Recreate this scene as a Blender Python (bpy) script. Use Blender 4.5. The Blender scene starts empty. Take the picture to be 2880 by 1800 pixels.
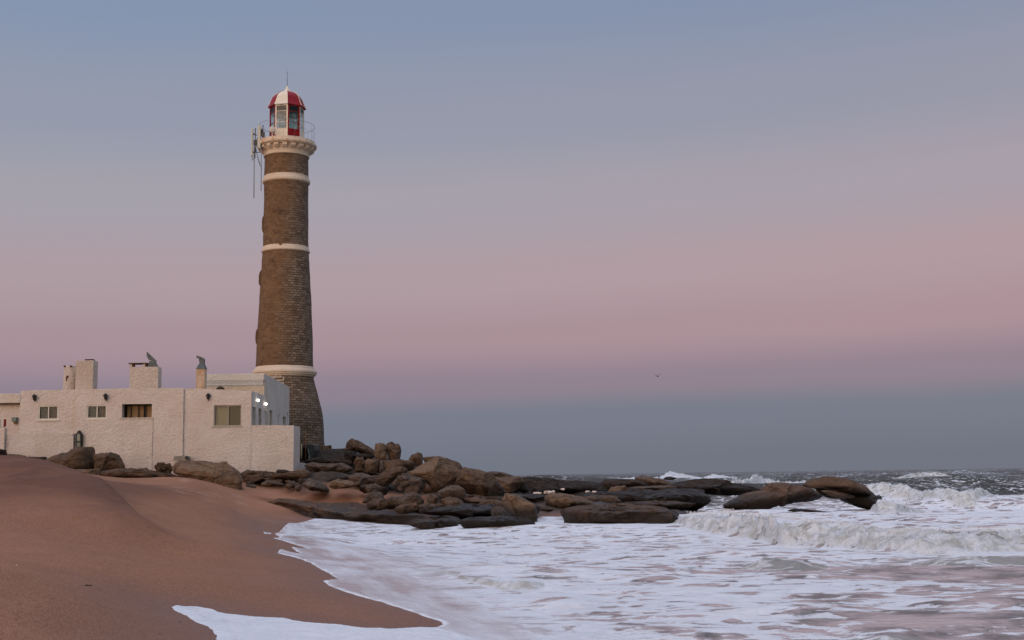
import bpy, bmesh, math, random
import numpy as np
from mathutils import Vector, Matrix, noise as mnoise

# ------------------------------------------------------------------ camera, world, sun, exposure
SC = bpy.context.scene
COL = SC.collection
F, CXP, CYP = 3500.0, 1440.0, 900.0          # photograph is 2880 x 1800
PITCH, ROLL, EYE = 7.1, -0.77, 2.0
CAM_M = (Matrix.Rotation(math.radians(90 + PITCH), 4, 'X') @ Matrix.Rotation(math.radians(ROLL), 4, 'Z'))
cam_d = bpy.data.cameras.new('camera')
cam = bpy.data.objects.new('camera', cam_d)
COL.objects.link(cam)
cam.matrix_world = Matrix.Translation((0, 0, EYE)) @ CAM_M
cam_d.lens = F / 2880 * 36.0
cam_d.sensor_width = 36.0
cam_d.clip_start = 0.1
cam_d.clip_end = 60000
SC.camera = cam
SC.view_settings.view_transform = 'Standard'
SC.view_settings.look = 'None'
SC.view_settings.exposure = 0.0
SC.view_settings.gamma = 1.0

def s2l(r, g, b):
    f = lambda c: (c / 255 / 12.92) if c / 255 <= 0.04045 else ((c / 255 + 0.055) / 1.055) ** 2.4
    return (f(r), f(g), f(b), 1.0)

SUN_AZ, SUN_EL = 208.0, 9.0                 # after-glow behind the camera, to its left (azimuth from +Y clockwise)
W = bpy.data.worlds.new('World')
SC.world = W
W.use_nodes = True
nt = W.node_tree
nt.nodes.clear()
def wn(t, **k):
    n = nt.nodes.new(t)
    for a, b in k.items():
        setattr(n, a, b)
    return n
def wl(a, b):
    nt.links.new(a, b)
def wmath(op, a, b=None, clamp=False):
    n = wn('ShaderNodeMath', operation=op, use_clamp=clamp)
    for i, v in enumerate((a, b)):
        if v is None:
            continue
        if isinstance(v, (int, float)):
            n.inputs[i].default_value = v
        else:
            wl(v, n.inputs[i])
    return n.outputs[0]
tc = wn('ShaderNodeTexCoord')
sep = wn('ShaderNodeSeparateXYZ'); wl(tc.outputs['Generated'], sep.inputs[0])
DX, DY, DZ = sep.outputs
soft = wn('ShaderNodeTexNoise'); soft.inputs['Scale'].default_value = 2.2; soft.inputs['Detail'].default_value = 2.0
vm = wn('ShaderNodeMapping'); vm.inputs['Scale'].default_value = (1, 1, 5); wl(tc.outputs['Generated'], vm.inputs[0]); wl(vm.outputs[0], soft.inputs['Vector'])
zz = wmath('ADD', DZ, wmath('MULTIPLY', wmath('SUBTRACT', soft.outputs['Fac'], 0.5), 0.020))
zz = wmath('SUBTRACT', zz, wmath('MULTIPLY', DX, 0.020))       # the pink arch stands a little higher to the right
zpos = wmath('MULTIPLY', zz, 2.0, clamp=True)
def ramp(stops, src):
    r = wn('ShaderNodeValToRGB')
    r.color_ramp.interpolation = 'EASE'
    el = r.color_ramp.elements
    while len(el) < len(stops):
        el.new(0.5)
    for e, (p, c) in zip(el, stops):
        e.position = p; e.color = c
    wl(src, r.inputs[0])
    return r.outputs[0]
rampL = ramp([(0.00, s2l(113, 119, 133)), (0.09, s2l(121, 126, 141)), (0.14, s2l(142, 129, 144)), (0.22, s2l(167, 144, 152)),
              (0.32, s2l(174, 156, 163)), (0.44, s2l(165, 161, 171)), (0.56, s2l(149, 155, 172)), (0.72, s2l(134, 149, 176)), (1.0, s2l(150, 160, 188))], zpos)
rampR = ramp([(0.00, s2l(114, 117, 129)), (0.09, s2l(121, 125, 138)), (0.14, s2l(147, 132, 144)), (0.22, s2l(174, 146, 153)),
              (0.32, s2l(178, 156, 162)), (0.44, s2l(168, 159, 170)), (0.56, s2l(152, 153, 169)), (0.72, s2l(136, 147, 171)), (1.0, s2l(148, 158, 185))], zpos)
mx = wn('ShaderNodeMix', data_type='RGBA')
wl(wmath('ADD', wmath('MULTIPLY', DX, 1.4), 0.45, clamp=True), mx.inputs['Factor'])
wl(rampL, mx.inputs['A']); wl(rampR, mx.inputs['B'])
# the rest of the dome, seen by nothing but the surfaces: blue zenith, warm after-glow in the west
sky = wn('ShaderNodeTexSky', sky_type='NISHITA')
sky.sun_disc = False
sky.sun_elevation = math.radians(SUN_EL)
sky.sun_rotation = math.radians(SUN_AZ)
sky.air_density = 1.4; sky.dust_density = 3.0; sky.ozone_density = 2.0
skm = wn('ShaderNodeVectorMath', operation='SCALE'); wl(sky.outputs[0], skm.inputs[0]); skm.inputs['Scale'].default_value = 0.14
up = wmath('SUBTRACT', wmath('MULTIPLY', DZ, 2.2), 0.9, clamp=True)
back = wmath('ADD', wmath('MULTIPLY', DY, -1.3), 0.15, clamp=True)
fac = wmath('MAXIMUM', wmath('MULTIPLY', up, 0.0), back)
cl_ = wn('ShaderNodeVectorMath', operation='MINIMUM'); wl(skm.outputs[0], cl_.inputs[0]); cl_.inputs[1].default_value = (1.25, 0.92, 0.78)
mx2 = wn('ShaderNodeMix', data_type='RGBA')
wl(fac, mx2.inputs['Factor']); wl(mx.outputs['Result'], mx2.inputs['A']); wl(cl_.outputs[0], mx2.inputs['B'])
mx3 = wn('ShaderNodeMix', data_type='RGBA')
wl(wmath('MULTIPLY', wmath('SUBTRACT', DZ, 0.42), 2.2, clamp=True), mx3.inputs['Factor']); wl(mx2.outputs['Result'], mx3.inputs['A'])
mx3.inputs['B'].default_value = (0.88, 0.95, 1.22, 1)
bg = wn('ShaderNodeBackground'); wl(mx3.outputs['Result'], bg.inputs['Color']); bg.inputs['Strength'].default_value = 1.0
wo = wn('ShaderNodeOutputWorld'); wl(bg.outputs[0], wo.inputs['Surface'])

sd = bpy.data.lights.new('after_glow', 'SUN')
sd.energy = 1.3
sd.color = (1.0, 0.68, 0.55)
sd.angle = math.radians(60)
sun = bpy.data.objects.new('after_glow', sd); COL.objects.link(sun)
_a, _e = math.radians(SUN_AZ), math.radians(SUN_EL + 6)
sdir = Vector((math.sin(_a) * math.cos(_e), math.cos(_a) * math.cos(_e), math.sin(_e)))
sun.rotation_euler = sdir.to_track_quat('Z', 'Y').to_euler()
sun.location = sdir * 50

# ------------------------------------------------------------------ helpers
R3 = CAM_M.to_3x3()
def ray(px, py):
    d = R3 @ Vector(((px - CXP) / F, (CYP - py) / F, -1.0))
    return d / d.y
def at(px, py, depth):
    d = ray(px, py)
    return Vector((d.x * depth, depth, EYE + d.z * depth))
def onz(px, py, z):
    d = ray(px, py)
    t = (z - EYE) / d.z
    return Vector((d.x * t, t, z))

def tag(o, label=None, cat=None, group=None, kind=None):
    if label: o['label'] = label
    if cat: o['category'] = cat
    if group: o['group'] = group
    if kind: o['kind'] = kind
    return o
def link(name, me, mats, parent=None, smooth=False):
    o = bpy.data.objects.new(name, me)
    for m in (mats if isinstance(mats, (list, tuple)) else [mats]):
        me.materials.append(m)
    COL.objects.link(o)
    if parent is not None:
        o.parent = parent
        o.matrix_parent_inverse = Matrix.Translation(-world_loc(parent))
    if smooth:
        me.polygons.foreach_set('use_smooth', [True] * len(me.polygons))
    return o
def world_loc(o):
    v = Vector(o.location)
    return v if o.parent is None else v        # every child carries world-space vertices and sits at the origin
def empty(name, loc, label, cat, group=None):
    o = bpy.data.objects.new(name, None)
    o.location = loc
    o.empty_display_size = 0.3
    COL.objects.link(o)
    return tag(o, label, cat, group)
def part(name, bm, mats, parent=None, smooth=False):
    me = bpy.data.meshes.new(name)
    bmesh.ops.recalc_face_normals(bm, faces=bm.faces)
    bm.to_mesh(me); bm.free()
    return link(name, me, mats, parent, smooth)
def box(bm, x0, x1, y0, y1, z0, z1, mi=0):
    vs = [bm.verts.new((x, y, z)) for x in (x0, x1) for y in (y0, y1) for z in (z0, z1)]
    for q in ((0, 1, 3, 2), (4, 6, 7, 5), (0, 4, 5, 1), (2, 3, 7, 6), (0, 2, 6, 4), (1, 5, 7, 3)):
        f = bm.faces.new([vs[i] for i in q]); f.material_index = mi
def lathe(bm, prof, cx, cy, n=64, mi=0, smooth=True, a0=0.0, close=True):
    rings = []
    for r, z in prof:
        rings.append([bm.verts.new((cx + r * math.cos(a0 + 2 * math.pi * i / n), cy + r * math.sin(a0 + 2 * math.pi * i / n), z)) for i in range(n)])
    for a, b in zip(rings, rings[1:]):
        for i in range(n):
            f = bm.faces.new((a[i], a[(i + 1) % n], b[(i + 1) % n], b[i])); f.material_index = mi; f.smooth = smooth
    if close:
        for ring in (rings[0], rings[-1]):
            f = bm.faces.new(ring); f.material_index = mi
def tube(bm, pts, r, n=8, mi=0, closed=False):
    pts = [Vector(p) for p in pts]
    rings = []
    m = len(pts)
    for i, p in enumerate(pts):
        if closed:
            t = pts[(i + 1) % m] - pts[i - 1]
        else:
            t = pts[min(i + 1, m - 1)] - pts[max(i - 1, 0)]
        t.normalize()
        a = t.orthogonal().normalized() if abs(t.z) > 0.9 else t.cross(Vector((0, 0, 1))).normalized()
        b = t.cross(a)
        rr = r[i] if isinstance(r, (list, tuple)) else r
        rings.append([bm.verts.new(p + (a * math.cos(2 * math.pi * k / n) + b * math.sin(2 * math.pi * k / n)) * rr) for k in range(n)])
    prs = list(zip(rings, rings[1:])) + ([(rings[-1], rings[0])] if closed else [])
    for A, B in prs:
        for k in range(n):
            f = bm.faces.new((A[k], A[(k + 1) % n], B[(k + 1) % n], B[k])); f.smooth = True; f.material_index = mi
    if not closed:
        bm.faces.new(rings[0]); bm.faces.new(rings[-1])

# ------------------------------------------------------------------ vectorised noise
_rng = np.random.RandomState(7)
_perm = _rng.permutation(256).astype(np.int32); _perm = np.concatenate([_perm, _perm, _perm])
_g3 = _rng.normal(size=(256, 3)).astype(np.float32); _g3 /= np.linalg.norm(_g3, axis=1)[:, None]
def perlin(x, y, z=None):
    x = np.asarray(x, np.float32); y = np.asarray(y, np.float32)
    z = np.zeros_like(x) + 0.37 if z is None else np.asarray(z, np.float32)
    xi = np.floor(x).astype(np.int32); yi = np.floor(y).astype(np.int32); zi = np.floor(z).astype(np.int32)
    xf, yf, zf = x - xi, y - yi, z - zi
    fu = lambda t: t * t * t * (t * (t * 6 - 15) + 10)
    u, v, w = fu(xf), fu(yf), fu(zf)
    def g(a, b, c):
        h = _perm[_perm[_perm[(xi + a) & 255] + ((yi + b) & 255)] + ((zi + c) & 255)]
        gr = _g3[h]
        return gr[..., 0] * (xf - a) + gr[..., 1] * (yf - b) + gr[..., 2] * (zf - c)
    L = lambda a, b, t: a + (b - a) * t
    return L(L(L(g(0, 0, 0), g(1, 0, 0), u), L(g(0, 1, 0), g(1, 1, 0), u), v), L(L(g(0, 0, 1), g(1, 0, 1), u), L(g(0, 1, 1), g(1, 1, 1), u), v), w)
def fbm(x, y, z=None, o=4, ridge=False):
    s = 0; a = 1.0; t = 0
    for i in range(o):
        n = perlin(x, y, z)
        s = s + a * ((1 - 2 * np.abs(n)) if ridge else n); t += a
        x = x * 2.03 + 17.1; y = y * 2.03 + 9.2
        z = None if z is None else z * 2.03 + 3.3
        a *= 0.5
    return s / t
def sstep(a, b, x):
    t = np.clip((x - a) / (b - a), 0, 1)
    return t * t * (3 - 2 * t)

# ------------------------------------------------------------------ materials
class NT:
    def __init__(s, name, rough=0.8, spec=0.3):
        s.m = bpy.data.materials.new(name); s.m.use_nodes = True
        s.t = s.m.node_tree; s.t.nodes.clear()
        s.out = s.n('ShaderNodeOutputMaterial'); s.p = s.n('ShaderNodeBsdfPrincipled')
        s.t.links.new(s.p.outputs[0], s.out.inputs[0])
        s.p.inputs['Roughness'].default_value = rough
        s.p.inputs['Specular IOR Level'].default_value = spec
        s.tc = s.n('ShaderNodeTexCoord')
    def n(s, t, **k):
        x = s.t.nodes.new(t)
        for a, b in k.items(): setattr(x, a, b)
        return x
    def put(s, sock, v):
        if isinstance(v, bpy.types.NodeSocket): s.t.links.new(v, sock)
        elif isinstance(v, (tuple, list)) and len(v) == 3 and sock.type == 'RGBA': sock.default_value = (*v, 1)
        else: sock.default_value = v
    def noise(s, scale, detail=4, rough=0.55, stretch=None, vec=None, dist=0.0, fac=True):
        n = s.n('ShaderNodeTexNoise')
        n.inputs['Scale'].default_value = scale; n.inputs['Detail'].default_value = detail
        n.inputs['Roughness'].default_value = rough; n.inputs['Distortion'].default_value = dist
        v = vec or s.tc.outputs['Object']
        if stretch:
            mp = s.n('ShaderNodeMapping'); mp.inputs['Scale'].default_value = stretch; s.put(mp.inputs[0], v); v = mp.outputs[0]
        s.put(n.inputs['Vector'], v)
        return n.outputs['Fac'] if fac else n.outputs['Color']
    def voro(s, scale, feature='F1', stretch=None, vec=None, rand=1.0, out='Distance'):
        n = s.n('ShaderNodeTexVoronoi', feature=feature)
        n.inputs['Scale'].default_value = scale; n.inputs['Randomness'].default_value = rand
        v = vec or s.tc.outputs['Object']
        if stretch:
            mp = s.n('ShaderNodeMapping'); mp.inputs['Scale'].default_value = stretch; s.put(mp.inputs[0], v); v = mp.outputs[0]
        s.put(n.inputs['Vector'], v)
        return n.outputs[out]
    def math(s, op, a, b=0.0, c=None, clamp=False):
        n = s.n('ShaderNodeMath', operation=op, use_clamp=clamp)
        s.put(n.inputs[0], a); s.put(n.inputs[1], b)
        if c is not None: s.put(n.inputs[2], c)
        return n.outputs[0]
    def rng(s, v, a, b, c=0.0, d=1.0, smooth=False):
        n = s.n('ShaderNodeMapRange', interpolation_type='SMOOTHSTEP' if smooth else 'LINEAR')
        for i, q in enumerate((v, a, b, c, d)): s.put(n.inputs[i], q)
        return n.outputs[0]
    def mix(s, f, a, b, blend='MIX'):
        n = s.n('ShaderNodeMix', data_type='RGBA', blend_type=blend)
        s.put(n.inputs['Factor'], f); s.put(n.inputs['A'], a); s.put(n.inputs['B'], b)
        return n.outputs['Result']
    def bump(s, h, strength=0.5, dist=0.02, normal=None):
        n = s.n('ShaderNodeBump'); n.inputs['Strength'].default_value = strength; n.inputs['Distance'].default_value = dist
        s.put(n.inputs['Height'], h)
        if normal is not None: s.put(n.inputs['Normal'], normal)
        return n.outputs[0]
    def attr(s, name):
        n = s.n('ShaderNodeAttribute'); n.attribute_name = name
        return n.outputs['Fac']
    def xyz(s):
        n = s.n('ShaderNodeSeparateXYZ'); s.put(n.inputs[0], s.tc.outputs['Object']); return n.outputs
    def fin(s, col=None, normal=None, rough=None):
        if col is not None: s.put(s.p.inputs['Base Color'], col)
        if normal is not None: s.put(s.p.inputs['Normal'], normal)
        if rough is not None: s.put(s.p.inputs['Roughness'], rough)
        return s.m

def plain(name, col, rough=0.6, spec=0.3, metal=0.0, var=0.15, scale=6.0):
    m = NT(name, rough, spec)
    m.p.inputs['Metallic'].default_value = metal
    c2 = tuple(c * (1 - var) for c in col)
    n = m.noise(scale, 5)
    return m.fin(m.mix(m.rng(n, .35, .65), c2, col), m.bump(n, 0.2, 0.01))

def stucco(name, base, warm, rust=0.0):
    m = NT(name, 0.92, 0.15)
    big = m.noise(0.55, 5, 0.6)
    mid = m.noise(3.0, 4, 0.6)
    stv = m.noise(1.2, 5, 0.6, stretch=(1, 1, 0.12))
    c = m.mix(m.rng(big, .38, .68), base, warm)
    c = m.mix(m.math('MULTIPLY', m.rng(mid, .5, .75), 0.35), c, tuple(q * 0.86 for q in base))
    c = m.mix(m.math('MULTIPLY', m.rng(stv, .56, .74), 0.4), c, (warm[0] * .82, warm[1] * .74, warm[2] * .66))
    grain = m.noise(11.0, 4, 0.75)
    c = m.mix(m.math('MULTIPLY', m.rng(grain, .40, .64), 0.26), c, tuple(q * 0.60 for q in base))
    pat = m.noise(.9, 3, .5, dist=.3); c = m.mix(m.math('MULTIPLY', m.rng(pat, .50, .54), .22), c, (warm[0] * .9, warm[1] * .86, warm[2] * .82))
    if rust:
        r = m.noise(2.5, 6, 0.7, stretch=(1, 1, 0.4))
        c = m.mix(m.math('MULTIPLY', m.rng(r, .46, .62), rust), c, (0.36, 0.17, 0.075))
    b1 = m.bump(m.math('ADD', grain, m.noise(5.5, 3, .6)), 1.0, 0.08)
    b2 = m.bump(m.noise(26, 3), 0.6, 0.02, b1)
    return m.fin(c, b2)

M = {}
M['stucco'] = stucco('rough_stucco', (0.72, 0.655, 0.60), (0.65, 0.57, 0.50))
M['stucco_smooth'] = stucco('painted_render', (0.70, 0.66, 0.60), (0.66, 0.59, 0.51))
M['stucco_rust'] = stucco('rust_stained_render', (0.66, 0.52, 0.38), (0.60, 0.42, 0.27), 0.55)
M['chimney'] = stucco('chimney_render', (0.62, 0.55, 0.48), (0.56, 0.47, 0.39))
M['cream'] = stucco('cream_limewash', (0.66, 0.57, 0.45), (0.60, 0.50, 0.38))

def cream_band(name, rust):
    m = NT(name, 0.85, 0.2)
    a = m.noise(0.8, 5, 0.65)
    b = m.noise(3.2, 6, 0.7, stretch=(1, 1, 0.6))
    c = m.mix(m.rng(a, .35, .65), (0.62, 0.53, 0.42), (0.55, 0.45, 0.34))
    c = m.mix(m.math('MULTIPLY', m.rng(b, .50, .64), rust), c, (0.42, 0.19, 0.07))
    c = m.mix(m.math('MULTIPLY', m.rng(m.noise(7, 5, .7), .58, .7), 0.4 * rust + .12), c, (0.16, 0.11, 0.075))
    return m.fin(c, m.bump(b, 0.4, 0.03))
M['band'] = cream_band('cream_painted_band', 0.06)
M['gallery'] = cream_band('rust_stained_gallery', 0.8)

def masonry():
    m = NT('lighthouse_brick_masonry', 0.9, 0.2)
    X, Y, Z = m.xyz()
    # cylindrical coordinates about the tower axis, in metres
    ang = m.math('ARCTAN2', m.math('SUBTRACT', X, TX), m.math('SUBTRACT', m.math('MULTIPLY', Y, -1.0), -TY))
    cb = m.n('ShaderNodeCombineXYZ')
    m.put(cb.inputs[0], m.math('MULTIPLY', ang, 2.2)); m.put(cb.inputs[1], Z)
    wob = m.noise(2.0, 2, fac=False)
    va = m.n('ShaderNodeVectorMath', operation='MULTIPLY_ADD')
    m.put(va.inputs[0], wob); va.inputs[1].default_value = (0.22, 0.11, 0); m.put(va.inputs[2], cb.outputs[0])
    br = m.n('ShaderNodeTexBrick'); br.offset = 0.5
    m.put(br.inputs['Vector'], va.outputs[0])
    br.inputs['Scale'].default_value = 1.0
    br.inputs['Brick Width'].default_value = 0.37; br.inputs['Row Height'].default_value = 0.185
    br.inputs['Mortar Size'].default_value = 0.017; br.inputs['Mortar Smooth'].default_value = 0.35
    br.inputs['Color1'].default_value = (0.0, 0.0, 0.0, 1); br.inputs['Color2'].default_value = (1, 1, 1, 1)
    br.inputs['Mortar'].default_value = (0.5, 0.5, 0.5, 1)
    mort = br.outputs['Fac']
    rnd = m.n('ShaderNodeSeparateColor'); m.put(rnd.inputs[0], br.outputs['Color'])
    rv = rnd.outputs[0]
    # glow painted as browner left bricks, greyer right; joints pale left, dark right
    side = m.rng(m.math('ADD', m.math('ADD', m.math('SUBTRACT', X, TX), m.math('MULTIPLY', m.math('SUBTRACT', m.noise(0.35, 4), 0.5), 5.0)), m.math('MULTIPLY', m.math('SUBTRACT', Z, 15.0), -0.06)), -0.3, 1.2)
    brick_b = m.mix(rv, (0.095, 0.056, 0.033), (0.20, 0.128, 0.080))
    brick_b = m.mix(m.rng(m.noise(5, 4), .4, .7), brick_b, (0.17, 0.095, 0.045))
    brick_g = m.mix(rv, (0.12, 0.086, 0.060), (0.245, 0.185, 0.135))
    bc = m.mix(side, brick_b, brick_g)
    mc = m.mix(side, (0.20, 0.125, 0.068), (0.030, 0.022, 0.016))
    c = m.mix(mort, bc, mc)
    big = m.noise(0.45, 5, .65)
    c = m.mix(m.math('MULTIPLY', m.rng(big, .45, .68), 0.35), c, (0.13, 0.078, 0.042))
    c = m.mix(m.math('MULTIPLY', m.rng(m.noise(1.1, 5, .7), .56, .68), 0.55), c, (0.045, 0.026, 0.015))
    c = m.mix(m.math('MULTIPLY', m.rng(m.noise(13, 3, .7), .55, .75), 0.25), c, (0.24, 0.17, 0.10))
    low = m.rng(m.math('ADD', Z, m.math('MULTIPLY', m.noise(.5, 3), 3.0)), 8.5, 10.5, 1, 0)
    c = m.mix(m.math('MULTIPLY', m.math('MULTIPLY', mort, low), .9), c, (0.030, 0.019, 0.013))
    h = m.math('ADD', m.math('MULTIPLY', mort, -1.0), m.math('MULTIPLY', m.noise(8, 4, .6), 0.8))
    h = m.math('ADD', h, m.math('MULTIPLY', rv, 0.5))
    return m.fin(c, m.bump(h, 0.9, 0.045))

def rockmat(name, c1, c2, c3, wet=0.0, warm=0.25):
    m = NT(name, 0.9, 0.25)
    X, Y, Z = m.xyz()
    a = m.noise(0.55, 6, 0.62, dist=0.4)
    b = m.noise(3.5, 6, 0.68)
    g = m.noise(22, 3, 0.7)
    c = m.mix(m.rng(a, .36, .64), c1, c2)
    c = m.mix(m.math('MULTIPLY', m.rng(b, .44, .68), .7), c, c3)
    c = m.mix(m.math('MULTIPLY', m.rng(m.noise(1.1, 5, .6), .5, .66), warm), c, (0.20, 0.095, 0.04))
    c = m.mix(m.math('MULTIPLY', m.rng(g, .52, .72), .4), c, tuple(q * 0.45 for q in c1))
    lich = m.rng(m.noise(2.3, 7, .75), .57, .66)
    c = m.mix(m.math('MULTIPLY', lich, .35), c, (0.045, 0.036, 0.028))
    # tide line: algae-dark and damp below about half a metre
    tide = m.rng(m.math('ADD', Z, m.math('MULTIPLY', m.math('SUBTRACT', m.noise(0.9, 5), .5), 1.6)), 0.30 + wet, 0.85 + wet, 1.0, 0.0)
    c = m.mix(m.math('MULTIPLY', tide, .92), c, (0.022, 0.017, 0.012))
    oi = m.n('ShaderNodeObjectInfo').outputs['Random']
    c = m.mix(m.rng(oi, 0, 1, 0, .30), c, tuple(q * 0.5 for q in c1))
    blot = m.noise(1.7, 7, .72, dist=.8)
    c = m.mix(m.math('MULTIPLY', m.rng(blot, .52, .64), .50), c, (0.030, 0.021, 0.016))  # dark blotches put shadow contrast into the rock colour
    crack = m.voro(0.8, 'DISTANCE_TO_EDGE', stretch=(0.6, 0.6, 1.5), vec=None)
    cn = m.rng(m.math('ADD', crack, m.math('MULTIPLY', m.noise(4, 4), .04)), 0.015, 0.06, 0.0, 1.0)
    c = m.mix(m.math('MULTIPLY', m.math('SUBTRACT', 1.0, cn), .5), c, (0.012, 0.009, 0.007))
    h1 = m.math('ADD', m.math('MULTIPLY', b, 1.0), m.math('MULTIPLY', cn, 0.35))
    bp = m.bump(m.math('ADD', h1, m.noise(8, 5, .7)), 0.9, 0.16)
    bp = m.bump(g, 0.5, 0.02, bp)
    return m.fin(c, bp, m.rng(tide, 0, 1, 0.92, 0.5))
M['rock'] = rockmat('brown_granite', (0.105, 0.066, 0.042), (0.185, 0.118, 0.074), (0.140, 0.090, 0.057))
M['rock_tan'] = rockmat('tan_granite', (0.185, 0.116, 0.070), (0.275, 0.180, 0.112), (0.22, 0.142, 0.088), warm=.35)
M['rock_grey'] = rockmat('grey_granite', (0.105, 0.075, 0.055), (0.180, 0.132, 0.098), (0.135, 0.098, 0.073), warm=.1)
M['rock_dark'] = rockmat('dark_weedy_shaded_rock', (0.024, 0.016, 0.011), (0.058, 0.038, 0.026), (0.036, 0.025, 0.017), wet=.5, warm=.12)
M['rock_red'] = rockmat('reddish_slab', (0.135, 0.080, 0.050), (0.20, 0.125, 0.082), (0.11, 0.070, 0.047), wet=-.08, warm=.35)

TOWER_D = 95.0
_b = at(798.5, 1250, TOWER_D)
TX, TY = _b.x, TOWER_D
M['masonry'] = masonry()

def sandmat():
    m = NT('wet_red_sand', 0.95, 0.25)
    wet = m.attr('wet'); peb = m.attr('pebble'); bank = m.attr('bank')
    a = m.noise(0.35, 5, .6); b = m.noise(2.2, 5, .65); g = m.noise(55, 2, .8); g2 = m.noise(11, 5, .85)
    c = m.mix(m.rng(a, .36, .64), (0.265, 0.114, 0.056), (0.340, 0.154, 0.080))
    c = m.mix(m.math('MULTIPLY', m.rng(b, .42, .7), .35), c, (0.200, 0.086, 0.050))
    c = m.mix(m.math('MULTIPLY', m.rng(g, .46, .62), .75), c, (0.105, 0.046, 0.026))
    c = m.mix(m.math('MULTIPLY', m.rng(g, .52, .38), .60), c, (0.48, 0.27, 0.17))
    c = m.mix(m.math('MULTIPLY', m.rng(g2, .50, .66), .55), c, (0.15, 0.065, 0.037))
    c = m.mix(m.math('MULTIPLY', bank, .8), c, (0.10, 0.042, 0.027))  # bank: reddish marks plus painted shade of the dune slope
    c = m.mix(m.math('MULTIPLY', peb, .55), c, (0.36, 0.22, 0.15))
    rk = m.attr('rocky')
    rkc = m.mix(m.rng(m.noise(1.2, 6, .7), .40, .66), (0.024, 0.017, 0.012), (0.080, 0.053, 0.036))  # rock ground, darkened to put the shade of gaps into colour
    # shell grit
    v = m.voro(3.2, 'F1'); v2 = m.noise(1.0, 3)
    grit = m.math('MULTIPLY', m.rng(v, .030, .050, 1, 0), m.rng(v2, .58, .62))
    c = m.mix(grit, c, (0.50, 0.40, 0.33))
    v3 = m.voro(1.9, 'F1')
    c = m.mix(m.rng(v3, .018, .026, 1, 0), c, (0.035, 0.022, 0.016))
    c = m.mix(m.math('MULTIPLY', wet, .6), c, (0.12, 0.056, 0.038))
    c = m.mix(rk, c, rkc)
    dryp = m.attr('dry'); c = m.mix(m.math('MULTIPLY', dryp, .6), c, (0.34, 0.165, 0.095))
    bp = m.bump(m.noise(1.2, 5, .6, stretch=(1, 1, 2)), 0.5, 0.12)
    bp = m.bump(g2, 0.45, 0.02, bp)
    bp = m.bump(g, 0.5, 0.008, bp)
    m.p.inputs['Specular IOR Level'].default_value = 0.2
    return m.fin(c, bp, m.rng(wet, 0, 1, .97, .55))
M['sand'] = sandmat()

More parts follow.
